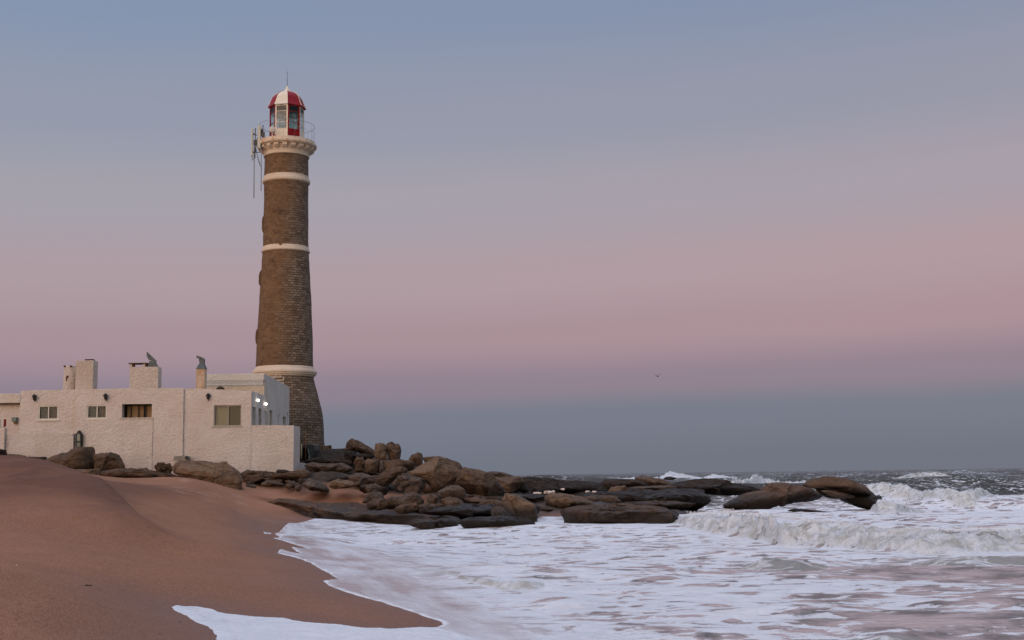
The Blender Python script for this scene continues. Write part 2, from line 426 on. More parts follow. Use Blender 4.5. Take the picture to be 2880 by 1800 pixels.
def seamat():
    m = NT('foaming_sea', 0.15, 0.5)
    foam = m.attr('foam'); brk = m.attr('break'); film = m.attr('film'); deep = m.attr('deep')
    X, Y, Z = m.xyz()
    # open water
    wa = m.noise(0.25, 5, .6)
    wc = m.mix(m.rng(wa, .4, .6), (0.034, 0.036, 0.030), (0.060, 0.056, 0.046))
    wc = m.mix(m.math('MULTIPLY', m.math('SUBTRACT', 1.0, deep), m.rng(m.noise(1.1, 5, .65), .38, .56, .10, .95)), wc, (0.47, 0.375, 0.355))  # milky surf water; dark patches paint in shaded rims of foam holes
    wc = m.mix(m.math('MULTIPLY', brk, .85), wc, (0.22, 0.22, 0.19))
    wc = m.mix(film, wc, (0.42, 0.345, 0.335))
    # foam pattern: rafts pierced by torn, drifting holes
    vec = m.tc.outputs['Object']
    wv = m.noise(0.5, 3, fac=False)
    va = m.n('ShaderNodeVectorMath', operation='MULTIPLY_ADD'); m.put(va.inputs[0], wv); va.inputs[1].default_value = (1.4, 1.4, 0); m.put(va.inputs[2], vec)
    n1 = m.noise(0.75, 7, .62, stretch=(0.75, 1.25, 1), vec=va.outputs[0], dist=.6)
    n2 = m.noise(3.2, 5, .65, stretch=(0.7, 1.4, 1), vec=va.outputs[0], dist=.8)
    lace = m.voro(1.1, 'DISTANCE_TO_EDGE', vec=va.outputs[0], stretch=(.8, 1.2, 1))
    n3 = m.noise(1.7, 6, .65, stretch=(0.8, 1.2, 1), vec=va.outputs[0], dist=1.0)
    pat = m.math('ADD', m.math('ADD', m.math('MULTIPLY', n1, .42), m.math('MULTIPLY', n3, .33)), m.math('MULTIPLY', n2, .25))
    pat = m.math('ADD', pat, m.rng(lace, 0, .22, .07, -.02))
    th = m.rng(foam, 0, 1, 0.615, 0.428)
    ff = m.rng(m.math('SUBTRACT', pat, th), -0.012, 0.035, 0, 1, smooth=True)
    # streaks drawn out by the backwash, over the thin sheet on the sand
    mr = m.n('ShaderNodeMapping'); mr.inputs['Rotation'].default_value = (0, 0, math.radians(74)); m.put(mr.inputs[0], vec)
    st = m.noise(1.0, 6, .66, stretch=(0.16, 1.25, 1), vec=mr.outputs[0], dist=.25)
    stf = m.math('MULTIPLY', m.rng(m.math('ADD', st, m.math('MULTIPLY', m.math('SUBTRACT', foam, .5), .50)), .36, .70), .95)
    ff = m.math('MULTIPLY', ff, m.rng(m.noise(1.3, 6, .7), .30, .60, .76, 1.0))
    ff = m.mix(film, ff, stf)
    ff = m.math('MAXIMUM', ff, m.rng(m.attr('edge'), .2, .8))
    fcol = m.mix(m.rng(n2, .35, .65), (0.71, 0.755, 0.80), (0.84, 0.87, 0.89))
    fcol = m.mix(m.math('MULTIPLY', brk, m.rng(m.noise(2.6, 7, .75, dist=.6), .40, .60, .05, .9)), fcol, (0.40, 0.405, 0.36))
    fbp = m.bump(m.noise(4, 6, .72), 0.8, 0.16)
    fbp = m.bump(m.noise(17, 4, .7), 0.5, 0.02, fbp)
    foamb = m.n('ShaderNodeBsdfPrincipled'); m.put(foamb.inputs['Base Color'], fcol); foamb.inputs['Roughness'].default_value = .85
    foamb.inputs['Specular IOR Level'].default_value = .2; m.put(foamb.inputs['Normal'], fbp)
    m.p.inputs['IOR'].default_value = 1.33
    rip = m.noise(2.4, 5, .6, stretch=(.6, 1.5, 1)); rip2 = m.noise(9, 3, .6, stretch=(.6, 1.5, 1))
    pass
    big = m.math('MULTIPLY', m.noise(.45, 6, .65, stretch=(.55, 1.5, 1)), m.math('MULTIPLY', deep, 5.0)); wb = m.bump(m.math('ADD', rip, big), .75, .12); wb = m.bump(rip2, .35, .02, wb)
    m.fin(wc, wb, m.math('ADD', m.rng(film, 0, 1, .16, .24), m.math('MULTIPLY', deep, .40)))
    m.put(m.p.inputs['Specular IOR Level'], m.rng(deep, 0, 1, .5, .22))
    ms = m.n('ShaderNodeMixShader'); m.put(ms.inputs[0], ff); m.put(ms.inputs[1], m.p.outputs[0]); m.put(ms.inputs[2], foamb.outputs[0])
    m.put(m.out.inputs[0], ms.outputs[0])
    return m.m
M['sea'] = seamat()

# ------------------------------------------------------------------ the beach: thin-plate surface through surveyed points
SAND = []
def sp_z(px, py, z): p = onz(px, py, z); SAND.append((p.x, p.y, p.z))
def sp_d(px, py, d): p = at(px, py, d); SAND.append((p.x, p.y, p.z))
# water's edge and wet beach
for a in [(958, 1461, .03), (876, 1460, .06), (809, 1467, .08), (720, 1480, .12), (764, 1513, .10), (861, 1543, .07), (772, 1554, .12),
          (865, 1582, .09), (943, 1629, .07), (898, 1633, .10), (995, 1675, .07), (1069, 1696, .06), (1144, 1720, .06), (1231, 1755, .05),
          (1099, 1768, .08), (958, 1755, .10), (809, 1738, .12), (660, 1727, .15), (523, 1706, .18), (471, 1705, .20), (530, 1744, .19), (593, 1799, .18)]:
    sp_z(*a)
for a in [(900, 1700, .11), (700, 1650, .22), (500, 1650, .36), (650, 1560, .32), (300, 1790, .40), (0, 1799, .62), (0, 1700, .74), (250, 1650, .56),
          (0, 1600, .92), (250, 1570, .72), (430, 1540, .56), (600, 1480, .42), (750, 1445, .35), (640, 1430, .62), (560, 1450, .66),
          (1300, 1700, -.12), (1500, 1600, -.35), (1200, 1500, -.30), (2000, 1600, -1.0), (1800, 1790, -.7), (2800, 1790, -1.4)]:
    sp_z(*a)
for a in [(987, 1442, .12), (900, 1436, .30), (1100, 1444, .05), (820, 1424, .55)]:
    sp_z(*a)
for a in [(0, 1480, 25), (150, 1480, 26), (300, 1480, 27), (0, 1400, 31), (120, 1400, 31.5), (0, 1330, 37), (100, 1335, 37), (200, 1360, 35),
          (0, 1290, 43), (74, 1293, 43), (126, 1306, 42), (185, 1321, 40.5), (259, 1345, 38), (284, 1354, 36.5), (318, 1389, 33.5), (348, 1426, 31), (389, 1459, 28.5),
          (300, 1352, 52), (345, 1385, 45), (380, 1420, 40), (430, 1450, 36),                        # the lower ground behind the scarp
          (0, 1300, 56), (120, 1312, 60), (230, 1330, 60), (300, 1344, 64), (400, 1345, 66), (520, 1342, 67), (400, 1362, 57), (480, 1400, 48), (560, 1408, 50),
          (444, 1357, 60), (537, 1349, 62), (615, 1390, 58), (700, 1392, 66), (640, 1372, 66), (760, 1376, 70), (860, 1390, 70), (960, 1405, 68), (1050, 1408, 68),
          (900, 1350, 72), (1000, 1360, 72), (1080, 1388, 73), (1180, 1405, 70), (1280, 1415, 68), (1400, 1418, 66),
          (0, 1295, 74), (250, 1335, 74), (500, 1338, 74), (820, 1345, 74), (0, 1290, 90), (300, 1300, 95), (700, 1290, 95), (900, 1290, 90), (960, 1290, 96), (820, 1330, 80), (960, 1320, 82), (1100, 1330, 84), (1250, 1350, 90),
          (-500, 1560, 20), (-500, 1330, 40), (-600, 1290, 75), (-400, 1800, 11)]:
    sp_d(*a)
for a in [(30, 60, -1.6), (20, 120, -1.5), (60, 45, -2.2), (40, 25, -1.8), (12, 95, -1.0), (80, 90, -3), (10, 10, -.9), (4, 8, 0.02), (0, 5, .22), (-3, 4, .45), (-10, 4, .95), (-20, 130, 2.0), (-60, 130, 3), (-60, 10, 3.2), (5, 150, -1), (60, 150, -3), (0, 0, .35)]:
    SAND.append(a)
SP = np.array(SAND, float)
def _warp(x, y):
    r = np.sqrt(x * x + y * y) + 2.0
    return np.arctan2(x, y + 2.0) * 3.2, np.log(r) * 2.0
def _tps(ax, ay, bx, by):
    d2 = (ax[:, None] - bx[None]) ** 2 + (ay[:, None] - by[None]) ** 2
    return 0.5 * d2 * np.log(d2 + 1e-9)
_wx, _wy = _warp(SP[:, 0], SP[:, 1])
_n = len(SP)
_K = _tps(_wx, _wy, _wx, _wy) + np.eye(_n) * 0.0008
_P = np.c_[np.ones(_n), _wx, _wy]
_A = np.block([[_K, _P], [_P.T, np.zeros((3, 3))]])
_S = np.linalg.solve(_A, np.r_[SP[:, 2], 0, 0, 0])
def _sand_exact(x, y):
    x = np.asarray(x, float); sh = x.shape
    x = x.ravel(); y = np.asarray(y, float).ravel()
    out = np.empty_like(x)
    for i in range(0, len(x), 40000):
        wx, wy = _warp(x[i:i + 40000], y[i:i + 40000])
        out[i:i + 40000] = _tps(wx, wy, _wx, _wy) @ _S[:_n] + _S[_n] + _S[_n + 1] * wx + _S[_n + 2] * wy
    return np.clip(out, -4, 6).reshape(sh)

_ga = np.linspace(math.radians(-100), math.radians(100), 500); _gr = np.linspace(math.log(.8), math.log(190), 420)
_GA, _GR = np.meshgrid(_ga, _gr)
_GT = _sand_exact(np.sin(_GA) * np.exp(_GR), np.cos(_GA) * np.exp(_GR))
def sand_z(x, y):
    x = np.asarray(x, float); y = np.asarray(y, float)
    u = (np.arctan2(x, y) - _ga[0]) / (_ga[1] - _ga[0]); v = (np.log(np.hypot(x, y) + 1e-6) - _gr[0]) / (_gr[1] - _gr[0])
    u = np.clip(u, 0, len(_ga) - 1.001); v = np.clip(v, 0, len(_gr) - 1.001)
    i = u.astype(int); j = v.astype(int); u = u - i; v = v - j
    return (_GT[j, i] * (1 - u) + _GT[j, i + 1] * u) * (1 - v) + (_GT[j + 1, i] * (1 - u) + _GT[j + 1, i + 1] * u) * v

def px_of(x, y, z):                      # world -> photograph pixels (for surveying only)
    v = np.stack([x, y, z - EYE], -1) @ np.array(R3)
    return CXP + F * v[..., 0] / -v[..., 2], CYP - F * v[..., 1] / -v[..., 2]

def grid_mesh(name, X, Y, Z, attrs, mats):
    nr, nc = X.shape
    me = bpy.data.meshes.new(name)
    me.vertices.add(nr * nc)
    me.vertices.foreach_set('co', np.stack([X, Y, Z], -1).astype(np.float32).ravel())
    i = np.arange(nr * nc).reshape(nr, nc)
    q = np.stack([i[:-1, :-1], i[:-1, 1:], i[1:, 1:], i[1:, :-1]], -1).reshape(-1, 4)
    me.loops.add(q.size); me.polygons.add(len(q))
    me.loops.foreach_set('vertex_index', q.ravel().astype(np.int32))
    me.polygons.foreach_set('loop_start', np.arange(0, q.size, 4, dtype=np.int32))
    me.polygons.foreach_set('use_smooth', np.ones(len(q), bool))
    me.update()
    for k, v in attrs.items():
        a = me.attributes.new(k, 'FLOAT', 'POINT'); a.data.foreach_set('value', v.astype(np.float32).ravel())
    return link(name, me, mats)

def seg_dist(px, py, line):
    d = np.full(px.shape, 1e9)
    for (x0, y0), (x1, y1) in zip(line, line[1:]):
        vx, vy = x1 - x0, y1 - y0
        t = np.clip(((px - x0) * vx + (py - y0) * vy) / (vx * vx + vy * vy + 1e-12), 0, 1)
        d = np.minimum(d, np.hypot(px - x0 - t * vx, py - y0 - t * vy))
    return d
def inside(px, py, poly):
    c = np.zeros(px.shape, bool)
    for (x0, y0), (x1, y1) in zip(poly, poly[1:] + poly[:1]):
        if y0 == y1: continue
        c ^= ((y0 > py) != (y1 > py)) & (px < (x1 - x0) * (py - y0) / (y1 - y0) + x0)
    return c

# water's edge: a line on the beach
EDGE_PX = [(958, 1461), (900, 1458), (876, 1459.5), (862, 1463), (830, 1464), (809, 1467), (790, 1472), (765, 1474), (742, 1483), (720, 1479.5), (745, 1485), (770, 1491), (800, 1502),
           (764, 1513), (790, 1520), (830, 1533), (861, 1543), (840, 1541), (813, 1537.6), (822, 1546), (835, 1556), (800, 1546), (781, 1543), (772, 1554), (812, 1564), (840, 1573), (865, 1582), (880, 1592), (895, 1601), (918, 1612), (932, 1622), (943, 1629),
           (920, 1631), (898, 1633.5), (917, 1647), (950, 1660), (995, 1675), (1030, 1685), (1069, 1695.6), (1110, 1708), (1144, 1720), (1185, 1734), (1222, 1746), (1231, 1755), (1222, 1763),
           (1203, 1764.5), (1150, 1765), (1099, 1768), (1080, 1765), (1032, 1766), (995, 1761), (958, 1755), (920, 1754), (883, 1751), (845, 1745), (809, 1738), (770, 1737), (735, 1735),
           (698, 1732), (660, 1727), (640, 1723), (623, 1718), (590, 1710), (560, 1705), (523, 1706), (500, 1702), (482, 1700.5), (471, 1705.6), (482, 1714), (497, 1723.5), (515, 1734), (530, 1744), (553, 1755), (575, 1766), (588, 1776), (593, 1785), (593, 1800),
           (600, 1830), (650, 1920), (780, 2050), (1000, 2200)]
EDGE = []
for (a, b) in EDGE_PX:
    z = 0.12
    for _ in range(6):
        p = onz(a, b, z); z = float(sand_z(np.array([p.x]), np.array([p.y]))[0])
        z = min(max(z, 0.0), .5)
    p = onz(a, b, z); EDGE.append((p.x, p.y))
POLY = [(-9, 57.5), (-2, 75), (8, 90), (200, 130), (200, -5)] + [(EDGE[-1][0] + 6, 0.5)]
POLY = [(EDGE[0][0] - .2, EDGE[0][1] + 1), (-3, 70), (0, 90), (200, 130), (200, -5), (EDGE[-1][0] + 6, 0.5)] + EDGE[::-1]

# ---- sand sheet
az = np.linspace(math.radians(-50), math.radians(60), 760)
rr = np.exp(np.linspace(math.log(3.0), math.log(175), 640))
A, Rr = np.meshgrid(az, rr)
GX, GY = np.sin(A) * Rr, np.cos(A) * Rr
GZ = sand_z(GX, GY)
hi = sstep(.3, 1.4, GZ)
GZ = GZ + fbm(GX * .35, GY * .35, o=4) * .10 * sstep(.12, .7, GZ) + fbm(GX * 1.5, GY * 1.5, o=4) * .035 * hi
# little slumped steps on the flank of the near dune
bz = fbm(GX * .6 + 3, GY * .25, o=5, ridge=True)
bankm = sstep(1.35, 1.9, GZ) * sstep(4, 10, -GX) * (GY < 44)
SCL = [tuple(at(*q).xy) for q in [(185, 1321, 40.5), (259, 1345, 38), (284, 1354, 36.5), (318, 1389, 33.5), (348, 1426, 31), (389, 1459, 28.5)]]
_sdist = seg_dist(GX, GY, SCL)
_lx = np.interp(GY, [p[1] for p in SCL][::-1], [p[0] for p in SCL][::-1])
_right = (GX > _lx) & (GY > 27) & (GY < 44)
_end = sstep(27.5, 31, GY) * sstep(43, 39, GY)
GZ = GZ - _right * _end * sstep(.35, .75, GZ) * .34 * sstep(0.05, .9, _sdist) * np.exp(-_sdist / 7)
GZ = GZ + bankm * bz * .14
edge_d = seg_dist(GX, GY, EDGE); ins = inside(GX, GY, POLY)
wet = np.clip(1 - edge_d / 2.6, 0, 1) ** 1.5
wet = np.where(ins & (GY < 75), 1.0, wet)
wet = np.maximum(wet, sstep(.45, .15, GZ) * .35)
bank = bankm * sstep(.25, .7, bz + fbm(GX * .5, GY * .5) * .7) * 1.0
scarp = np.exp(-(seg_dist(GX, GY, [tuple(at(*q).xy) for q in [(290, 1356, 36), (322, 1390, 33.3), (350, 1427, 31), (392, 1460, 28.5)]]) / 1.1) ** 2)
duneL = sstep(24, 34, GY + fbm(GX * .3, GY * .3, o=3) * 6) * sstep(1.0, 1.7, GZ) * sstep(5, 9, -GX) * sstep(60, 50, GY) * .8  # shade of the slope facing away, painted through the bank mask
bank = np.clip(np.maximum(bank, duneL) + scarp * .7 * (.6 + fbm(GX * 2, GY * 2)), 0, 1)
peb = sstep(.08, .25, fbm(GX * .9, GY * .9, o=4)) * sstep(46, 52, GY) * sstep(80, 74, GY)
_px = (GX / np.maximum(GY, 1)) * F + CXP
rocky = sstep(69.0, 72, GY + fbm(GX * .3, GY * .3, o=4) * 4) * sstep(560, 640, _px)
rocky = np.maximum(rocky, sstep(58, 60.5, GY + fbm(GX * .3, GY * .3, o=4) * 3) * sstep(1190, 1230, _px))
GZ = GZ + rocky * (fbm(GX * .5, GY * .5, o=5, ridge=True) * .45 - .12 + fbm(GX * 2, GY * 2, o=4) * .25)
beach = grid_mesh('beach', GX, GY, GZ, {'rocky': rocky, 'dry': (1 - rocky) * sstep(50, 55, GY + fbm(GX * .4, GY * .4) * 5) * sstep(620, 760, _px) * sstep(.35, .7, GZ), 'wet': wet, 'pebble': peb, 'bank': bank}, M['sand'])
beach['kind'] = 'structure'

# ------------------------------------------------------------------ the sea
rn = np.exp(np.linspace(math.log(6.0), math.log(260), 1150))
rf = np.exp(np.linspace(math.log(262), math.log(30000), 150))
az = np.concatenate([np.linspace(-40, -24, 60)[:-1], np.linspace(-24, 25, 980), np.linspace(25, 60, 120)[1:]]) * math.pi / 180
A, Rr = np.meshgrid(az, np.concatenate([rn, rf]))
WX, WY = np.sin(A) * Rr, np.cos(A) * Rr
WZ = np.zeros_like(WX)
# chop: a spread of long-crested trains, steepened
rs = np.random.RandomState(3)
nearf = sstep(40, 75, WY); farf = sstep(90, 160, WY)
res = Rr * 0.006
for k in range(46):
    lam = 0.9 * (1.105 ** k)
    th = rs.normal(0, .42)
    kx, ky = math.sin(th) * 2 * math.pi / lam, -math.cos(th) * 2 * math.pi / lam
    ph = rs.uniform(0, 6.28)
    am = 0.0062 * lam ** 0.82
    am = am * (0.34 + .75 * nearf + (1.3 if lam < 30 else 0.5) * farf) * sstep(2.2, 5.0, lam / (res * 2 + 1e-6))
    w = np.sin(kx * WX + ky * WY + ph)
    WZ += am * ((1 + w) ** 1.6 / 1.5 - 1)
WZ += fbm(WX * .55, WY * 1.0, o=4) * .11 * (1 - farf)
WZ += fbm(WX * .16, WY * .30, o=3) * .22 * (.4 + nearf)
WZ *= sstep(5, 16, Rr)

foam = .80 - .06 * sstep(60, 110, WY)
foam = foam + fbm(WX * .10, WY * .22, o=4) * .45
# fewer rafts on the right foreground and where the water drains off
foam -= .12 * sstep(1.5, 9, WX) * sstep(24, 14, WY)
foam -= .10 * sstep(8, 20, WX - WY * .15) * sstep(60, 30, WY)
offshore = sstep(88, 116, WY + fbm(WX * .05, WY * .05, o=3) * 26 + np.clip(WX - 20, 0, 40) * -.15)
foam = foam * (1 - offshore) + offshore * (.22 + fbm(WX * .03, WY * .06, o=4) * .85)
deep_ = offshore.copy()
brk = np.zeros_like(WX)
def breaker(base, hts, w1=1.0, w2=3.0, lump=.16, fm=1.0, behind=1.6, seed=0):
    """base: foot of the broken wave (points on the water), left to right; hts: crest heights"""
    global WZ, foam, brk
    bx = np.array([b[0] for b in base]); by = np.array([b[1] for b in base])
    ub = bx / by; WU = WX / np.maximum(WY, .1); s0 = WY - np.interp(WU, ub, by)
    sel = (WU > ub.min() - .01) & (WU < ub.max() + .01) & (s0 > -w1 * 4.5) & (s0 < w1 * 3 + w2 * 7)
    x, y, z = WX[sel], WY[sel], WZ[sel]; u_ = WU[sel]
    wob = fbm(x * .5 / w1 + seed, np.zeros_like(x) + seed, o=4) * 1.3 * w1
    H = np.interp(u_, ub, hts, left=0, right=0)
    H = H * (1 + .38 * fbm(x * .35 / w1, np.zeros_like(x) + seed * 3.1, o=3))
    s = s0[sel] - wob
    k = H > 0.001
    prof = np.where(s < w1, sstep(0, w1, s), np.exp(-np.clip(s - w1, 0, None) / w2))
    prof = np.where(s < 0, 0, prof)
    msk = k * sstep(-.1, w1 * .35, s) * sstep(w1 * 1.3 + behind * 2.0, w1 * 1.0 + behind * .35, s)
    lp = fbm(x * 1.3, y * .9 + seed, prof * 1.2, o=5)
    lp2 = 1 - 2 * np.abs(perlin(x * 1.2, y * 1.2, prof * 2 + seed))
    lp3 = np.abs(perlin(x * 3.3, y * 3.3, prof * 4 + seed))
    WZ[sel] = z + H * prof + msk * (lp * lump * 2.2 + (lp2 - .55) * lump * .7 + (lp3 - .2) * lump * .7 + (np.abs(perlin(x * 8, y * 8, prof * 8)) - .2) * lump * .4) * np.clip(H / .5, .3, 1.5)
    apron = k * sstep(-w1 * 2.2, 0, s) * (s < 0.2)
    foam[sel] = np.maximum(foam[sel], np.maximum(msk * fm * 1.25, apron * .9 * fm))
    brk[sel] = np.maximum(brk[sel], msk)
W0 = lambda px, py: tuple(onz(px, py, 0).xy)
breaker([W0(1890, 1468), W0(1930, 1478), W0(2050, 1488), W0(2129, 1496), W0(2200, 1513), W0(2312, 1515), W0(2397, 1521), W0(2481, 1531), W0(2565, 1539), W0(2678, 1542), W0(2790, 1539), W0(2900, 1537), W0(3200, 1530)],
        [0, .34, .66, .70, .66, .62, .58, .54, .50, .47, .44, .42, .34], w1=1.9, w2=2.4, lump=.21, seed=1)
breaker([W0(2400, 1385), W0(2440, 1387), W0(2551, 1388), W0(2640, 1391), W0(2700, 1393), W0(2740, 1392), W0(2804, 1384), W0(2850, 1380)],
        [0, .95, .90, .70, .62, .70, .42, 0], w1=2.6, w2=5, lump=.2, behind=2, seed=2)
breaker([W0(2440, 1442), W0(2470, 1449), W0(2520, 1449), W0(2565, 1444), W0(2600, 1440)], [0, .50, .46, .3, 0], w1=1.5, w2=2.5, lump=.22, seed=3)
breaker([W0(2030, 1372), W0(2050, 1373), W0(2142, 1364), W0(2235, 1362), W0(2300, 1362), W0(2360, 1360)], [0, 1.3, 1.5, 1.5, 1.1, 0], w1=5, w2=9, lump=.35, behind=7, seed=4)
breaker([W0(1640, 1350), W0(1700, 1349), W0(1756, 1348), W0(1850, 1347), W0(1940, 1347), W0(2040, 1347), W0(2120, 1346)], [0, .7, 1.4, 1.8, 1.6, 1.0, 0], w1=12, w2=22, lump=.32, behind=12, seed=5)
breaker([W0(2240, 1338), W0(2300, 1337), W0(2380, 1337), W0(2460, 1336)], [0, .5, .4, 0], w1=14, w2=26, lump=.2, behind=8, seed=6)
breaker([W0(1420, 1351), W0(1500, 1350), W0(1600, 1349), W0(1700, 1349)], [0, .9, 1.0, 0], w1=9, w2=16, lump=.3, behind=8, seed=7)
breaker([W0(2500, 1352), W0(2560, 1351), W0(2640, 1350), W0(2700, 1350)], [0, .55, .4, 0], w1=7, w2=14, lump=.12, behind=1, fm=.5, seed=8)
# small foreground spills
breaker([W0(1090, 1594), W0(1249, 1618), W0(1330, 1643), W0(1416, 1658), W0(1505, 1658), W0(1530, 1655)], [0, .07, .14, .13, .07, 0], w1=.30, w2=.7, lump=.05, behind=.1, seed=9)
breaker([W0(2090, 1590), W0(2150, 1597), W0(2250, 1598), W0(2330, 1592)], [0, .22, .18, 0], w1=1.0, w2=1.2, lump=.03, behind=.0, fm=.0, seed=10)
breaker([W0(2560, 1566), W0(2650, 1572), W0(2750, 1575), W0(2900, 1570), W0(3100, 1560)], [0, .15, .22, .24, .2], w1=1.1, w2=1.0, lump=.02, behind=0, fm=.0, seed=11)
breaker([W0(2380, 1812), W0(2500, 1815), W0(2650, 1812)], [0, .12, 0], w1=.8, w2=.6, lump=.02, behind=0, fm=.0, seed=12)
hump = np.exp(-((WX - W0(1575, 1700)[0]) / .5) ** 2 - ((WY - W0(1575, 1700)[1]) / 1.0) ** 2)
WZ += hump * .10
def thin(px, py, rx, ry, a):
    global foam
    x0, y0 = W0(px, py)
    foam = foam - a * np.exp(-((WX - x0) / rx) ** 2 - ((WY - y0) / ry) ** 2)
for t in [(2730, 1595, 5.0, 2.2, .55), (2850, 1620, 3.0, 3.0, .3), (2230, 1582, 1.3, 1.2, .30), (2480, 1618, 2.4, .8, .35), (2750, 1750, 2.4, .9, .48), (2560, 1735, 1.6, .7, .42),
          (2500, 1795, 1.6, .5, .5), (2400, 1670, .8, .6, .45), (2650, 1665, 1.2, .6, .4), (2330, 1690, .5, .5, .4), (1830, 1587, 2.0, .7, .40), (2870, 1700, 1.0, .6, .3),
          (2100, 1602, .5, .5, .45), (1830, 1470, 4, 2, -.1), (2750, 1560, 4.5, 1.4, .35), (2850, 1400, 8, 8, .1)]:
    thin(*t)

# the sheet of water running up the sand
ed = np.full(WX.shape, 60.0)
k = (Rr < 80)
ed[k] = seg_dist(WX[k], WY[k], EDGE)
ins = np.ones(WX.shape, bool); ins[k] = inside(WX[k], WY[k], POLY)
sd_ = np.where(ins, ed, -ed)
sd_ = sd_ + (fbm(WX * 2.2, WY * 2.2, o=4) * .10 + fbm(WX * 7, WY * 7, o=3) * .03) * (Rr < 80)
SZ = np.full(WX.shape, -3.0)
k2 = (Rr < 100); SZ[k2] = sand_z(WX[k2], WY[k2])
depthw = np.clip(-SZ, -1, 3)
shal = sstep(.0, .35, depthw) * np.where(k2, sstep(.5, 3.5, np.clip(sd_, 0, 100)), 1)
calm = np.where(WY > 45, np.maximum(shal, .4), shal)
WZ = WZ * np.where(k2, calm, 1)
film_z = SZ + .018
lay = sstep(-.06, .14, sd_) * .055 - .037
near_sh = np.where(k2, SZ + lay, -9)
WZ = np.where(sd_ > -1.5, np.maximum(WZ + 0.0, np.where((sd_ > 0) & (WY < 60), near_sh, -9)), WZ)
WZ = np.where(sd_ <= 0.0, np.where(WY > 62, np.minimum(WZ, .05), SZ + np.maximum(lay, -.3) - sstep(0, .4, -sd_) * .25 - sstep(.5, 4, -sd_) * 1.2), WZ)
WZ = np.where(k2 & (SZ > .06) & (WY > 56), np.minimum(WZ, SZ - .15), WZ)
film = np.where(k2, sstep(.30, -.02, depthw) * sstep(60, 54, WY), 0) * (sd_ > -.5)
sdp = np.clip(sd_, 0, 100)
# streaky film on the far tongue, dense foam on the near one
tongue = sstep(-.2, .2, inside(WX, WY, [W0(440, 1690), W0(1000, 1757), W0(1200, 1775), W0(1500, 1830), W0(1500, 2200), W0(600, 2200)]) * 1.0 - .1)
ffoam = .40 + fbm(WX * .28, WY * .5, o=4) * .75 + sstep(1.2, 4.5, sdp) * .25 + tongue * .60
upper = np.exp(-((WX - W0(1010, 1480)[0]) / 2.6) ** 2 - ((WY - W0(1010, 1490)[1]) / 7.0) ** 2)
ffoam -= upper * .42
foam = foam * (1 - film) + ffoam * film
foam = np.where(k2 & (film < .9), np.maximum(foam, 0), foam)
edge = np.exp(-((sdp - .03) / (.05 + .10 * (1 + fbm(WX * .8, WY * .8, o=3) * 1.8).clip(.1, 2))) ** 2) * (Rr < 58)
edge = edge * (.55 + .45 * sstep(-.2, .15, fbm(WX * 1.7, WY * 1.7, o=3)))
edge = np.maximum(edge, tongue * sstep(.5, .1, sdp))
foam = np.clip(foam, 0, 1.25)
sea = grid_mesh('sea', WX, WY, WZ, {'foam': foam, 'break': brk, 'film': film, 'edge': edge, 'deep': deep_}, M['sea'])
sea['kind'] = 'structure'


# ------------------------------------------------------------------ more materials
M['stucco_grey'] = stucco('greyer_rough_stucco', (0.67, 0.62, 0.575), (0.62, 0.55, 0.49))
M['dark_metal'] = plain('weathered_dark_metal', (0.05, 0.055, 0.06), .55, .4, .3)
M['zinc'] = plain('grey_green_sheet_metal', (0.10, 0.125, 0.125), .6, .4, .3, .35, 5)
M['iron'] = plain('black_iron', (0.018, 0.018, 0.020), .6)
M['galv'] = plain('galvanised_pipe', (0.30, 0.31, 0.33), .5, .5, .3)
M['antenna'] = plain('antenna_shell', (0.50, 0.50, 0.44), .5, .3, 0, .12)
M['alu'] = plain('pale_window_frame', (0.55, 0.54, 0.48), .5, .4, .1, .1)
M['greyframe'] = plain('dull_metal_frame', (0.30, 0.28, 0.24), .5, .4, .1, .1)
M['red'] = plain('red_gloss_paint', (0.27, 0.006, 0.014), .5, .2, 0, .25, 4)
M['redframe'] = plain('red_frame_paint', (0.27, 0.012, 0.017), .55, .2, 0, .3, 9)
M['white'] = plain('cream_white_paint', (0.72, 0.66, 0.54), .5, .3, 0, .10, 4)
M['dishm'] = plain('dish_face', (0.55, 0.50, 0.46), .6)
M['wood'] = plain('brown_boards', (0.075, 0.045, 0.025), .8, .2, 0, .4, 3)
M['tan'] = plain('tan_shutter', (0.26, 0.17, 0.085), .8, .2, 0, .3, 2)
M['darkin'] = plain('dark_interior', (0.012, 0.011, 0.010), .9)  # near-black fill for openings; the unlit depth is put into colour
M['tarp'] = plain('dark_green_tarpaulin', (0.022, 0.032, 0.034), .6, .3, 0, .5, 3)
M['mortar_paint'] = plain('white_painted_joints', (0.62, 0.55, 0.45), .8)
M['pipe_cream'] = plain('painted_pipe', (0.55, 0.52, 0.47), .6)
M['rustpole'] = plain('rusty_orange_pole', (0.28, 0.12, 0.045), .8, .2, 0, .4, 9)
M['roofed'] = plain('tile_edge', (0.11, 0.065, 0.045), .9, .1, 0, .4, 8)
def curtain(name, c1, c2):
    m = NT(name, .9, .1)
    w = m.n('ShaderNodeTexWave', wave_type='BANDS', bands_direction='X'); w.inputs['Scale'].default_value = 4.2; w.inputs['Distortion'].default_value = 2.5; w.inputs['Detail'].default_value = 3
    m.put(w.inputs['Vector'], m.tc.outputs['Object'])
    return m.fin(m.mix(w.outputs['Fac'], c1, c2), m.bump(w.outputs['Fac'], .5, .03))
M['cur_green'] = curtain('pale_green_curtain', (0.20, 0.185, 0.14), (0.36, 0.345, 0.27))
M['cur_dim'] = curtain('shaded_curtain', (0.050, 0.050, 0.035), (0.095, 0.088, 0.060))  # dim curtain copy, its shade put into the colour
M['cur_teal'] = curtain('teal_grey_curtain', (0.035, 0.055, 0.047), (0.085, 0.11, 0.09))
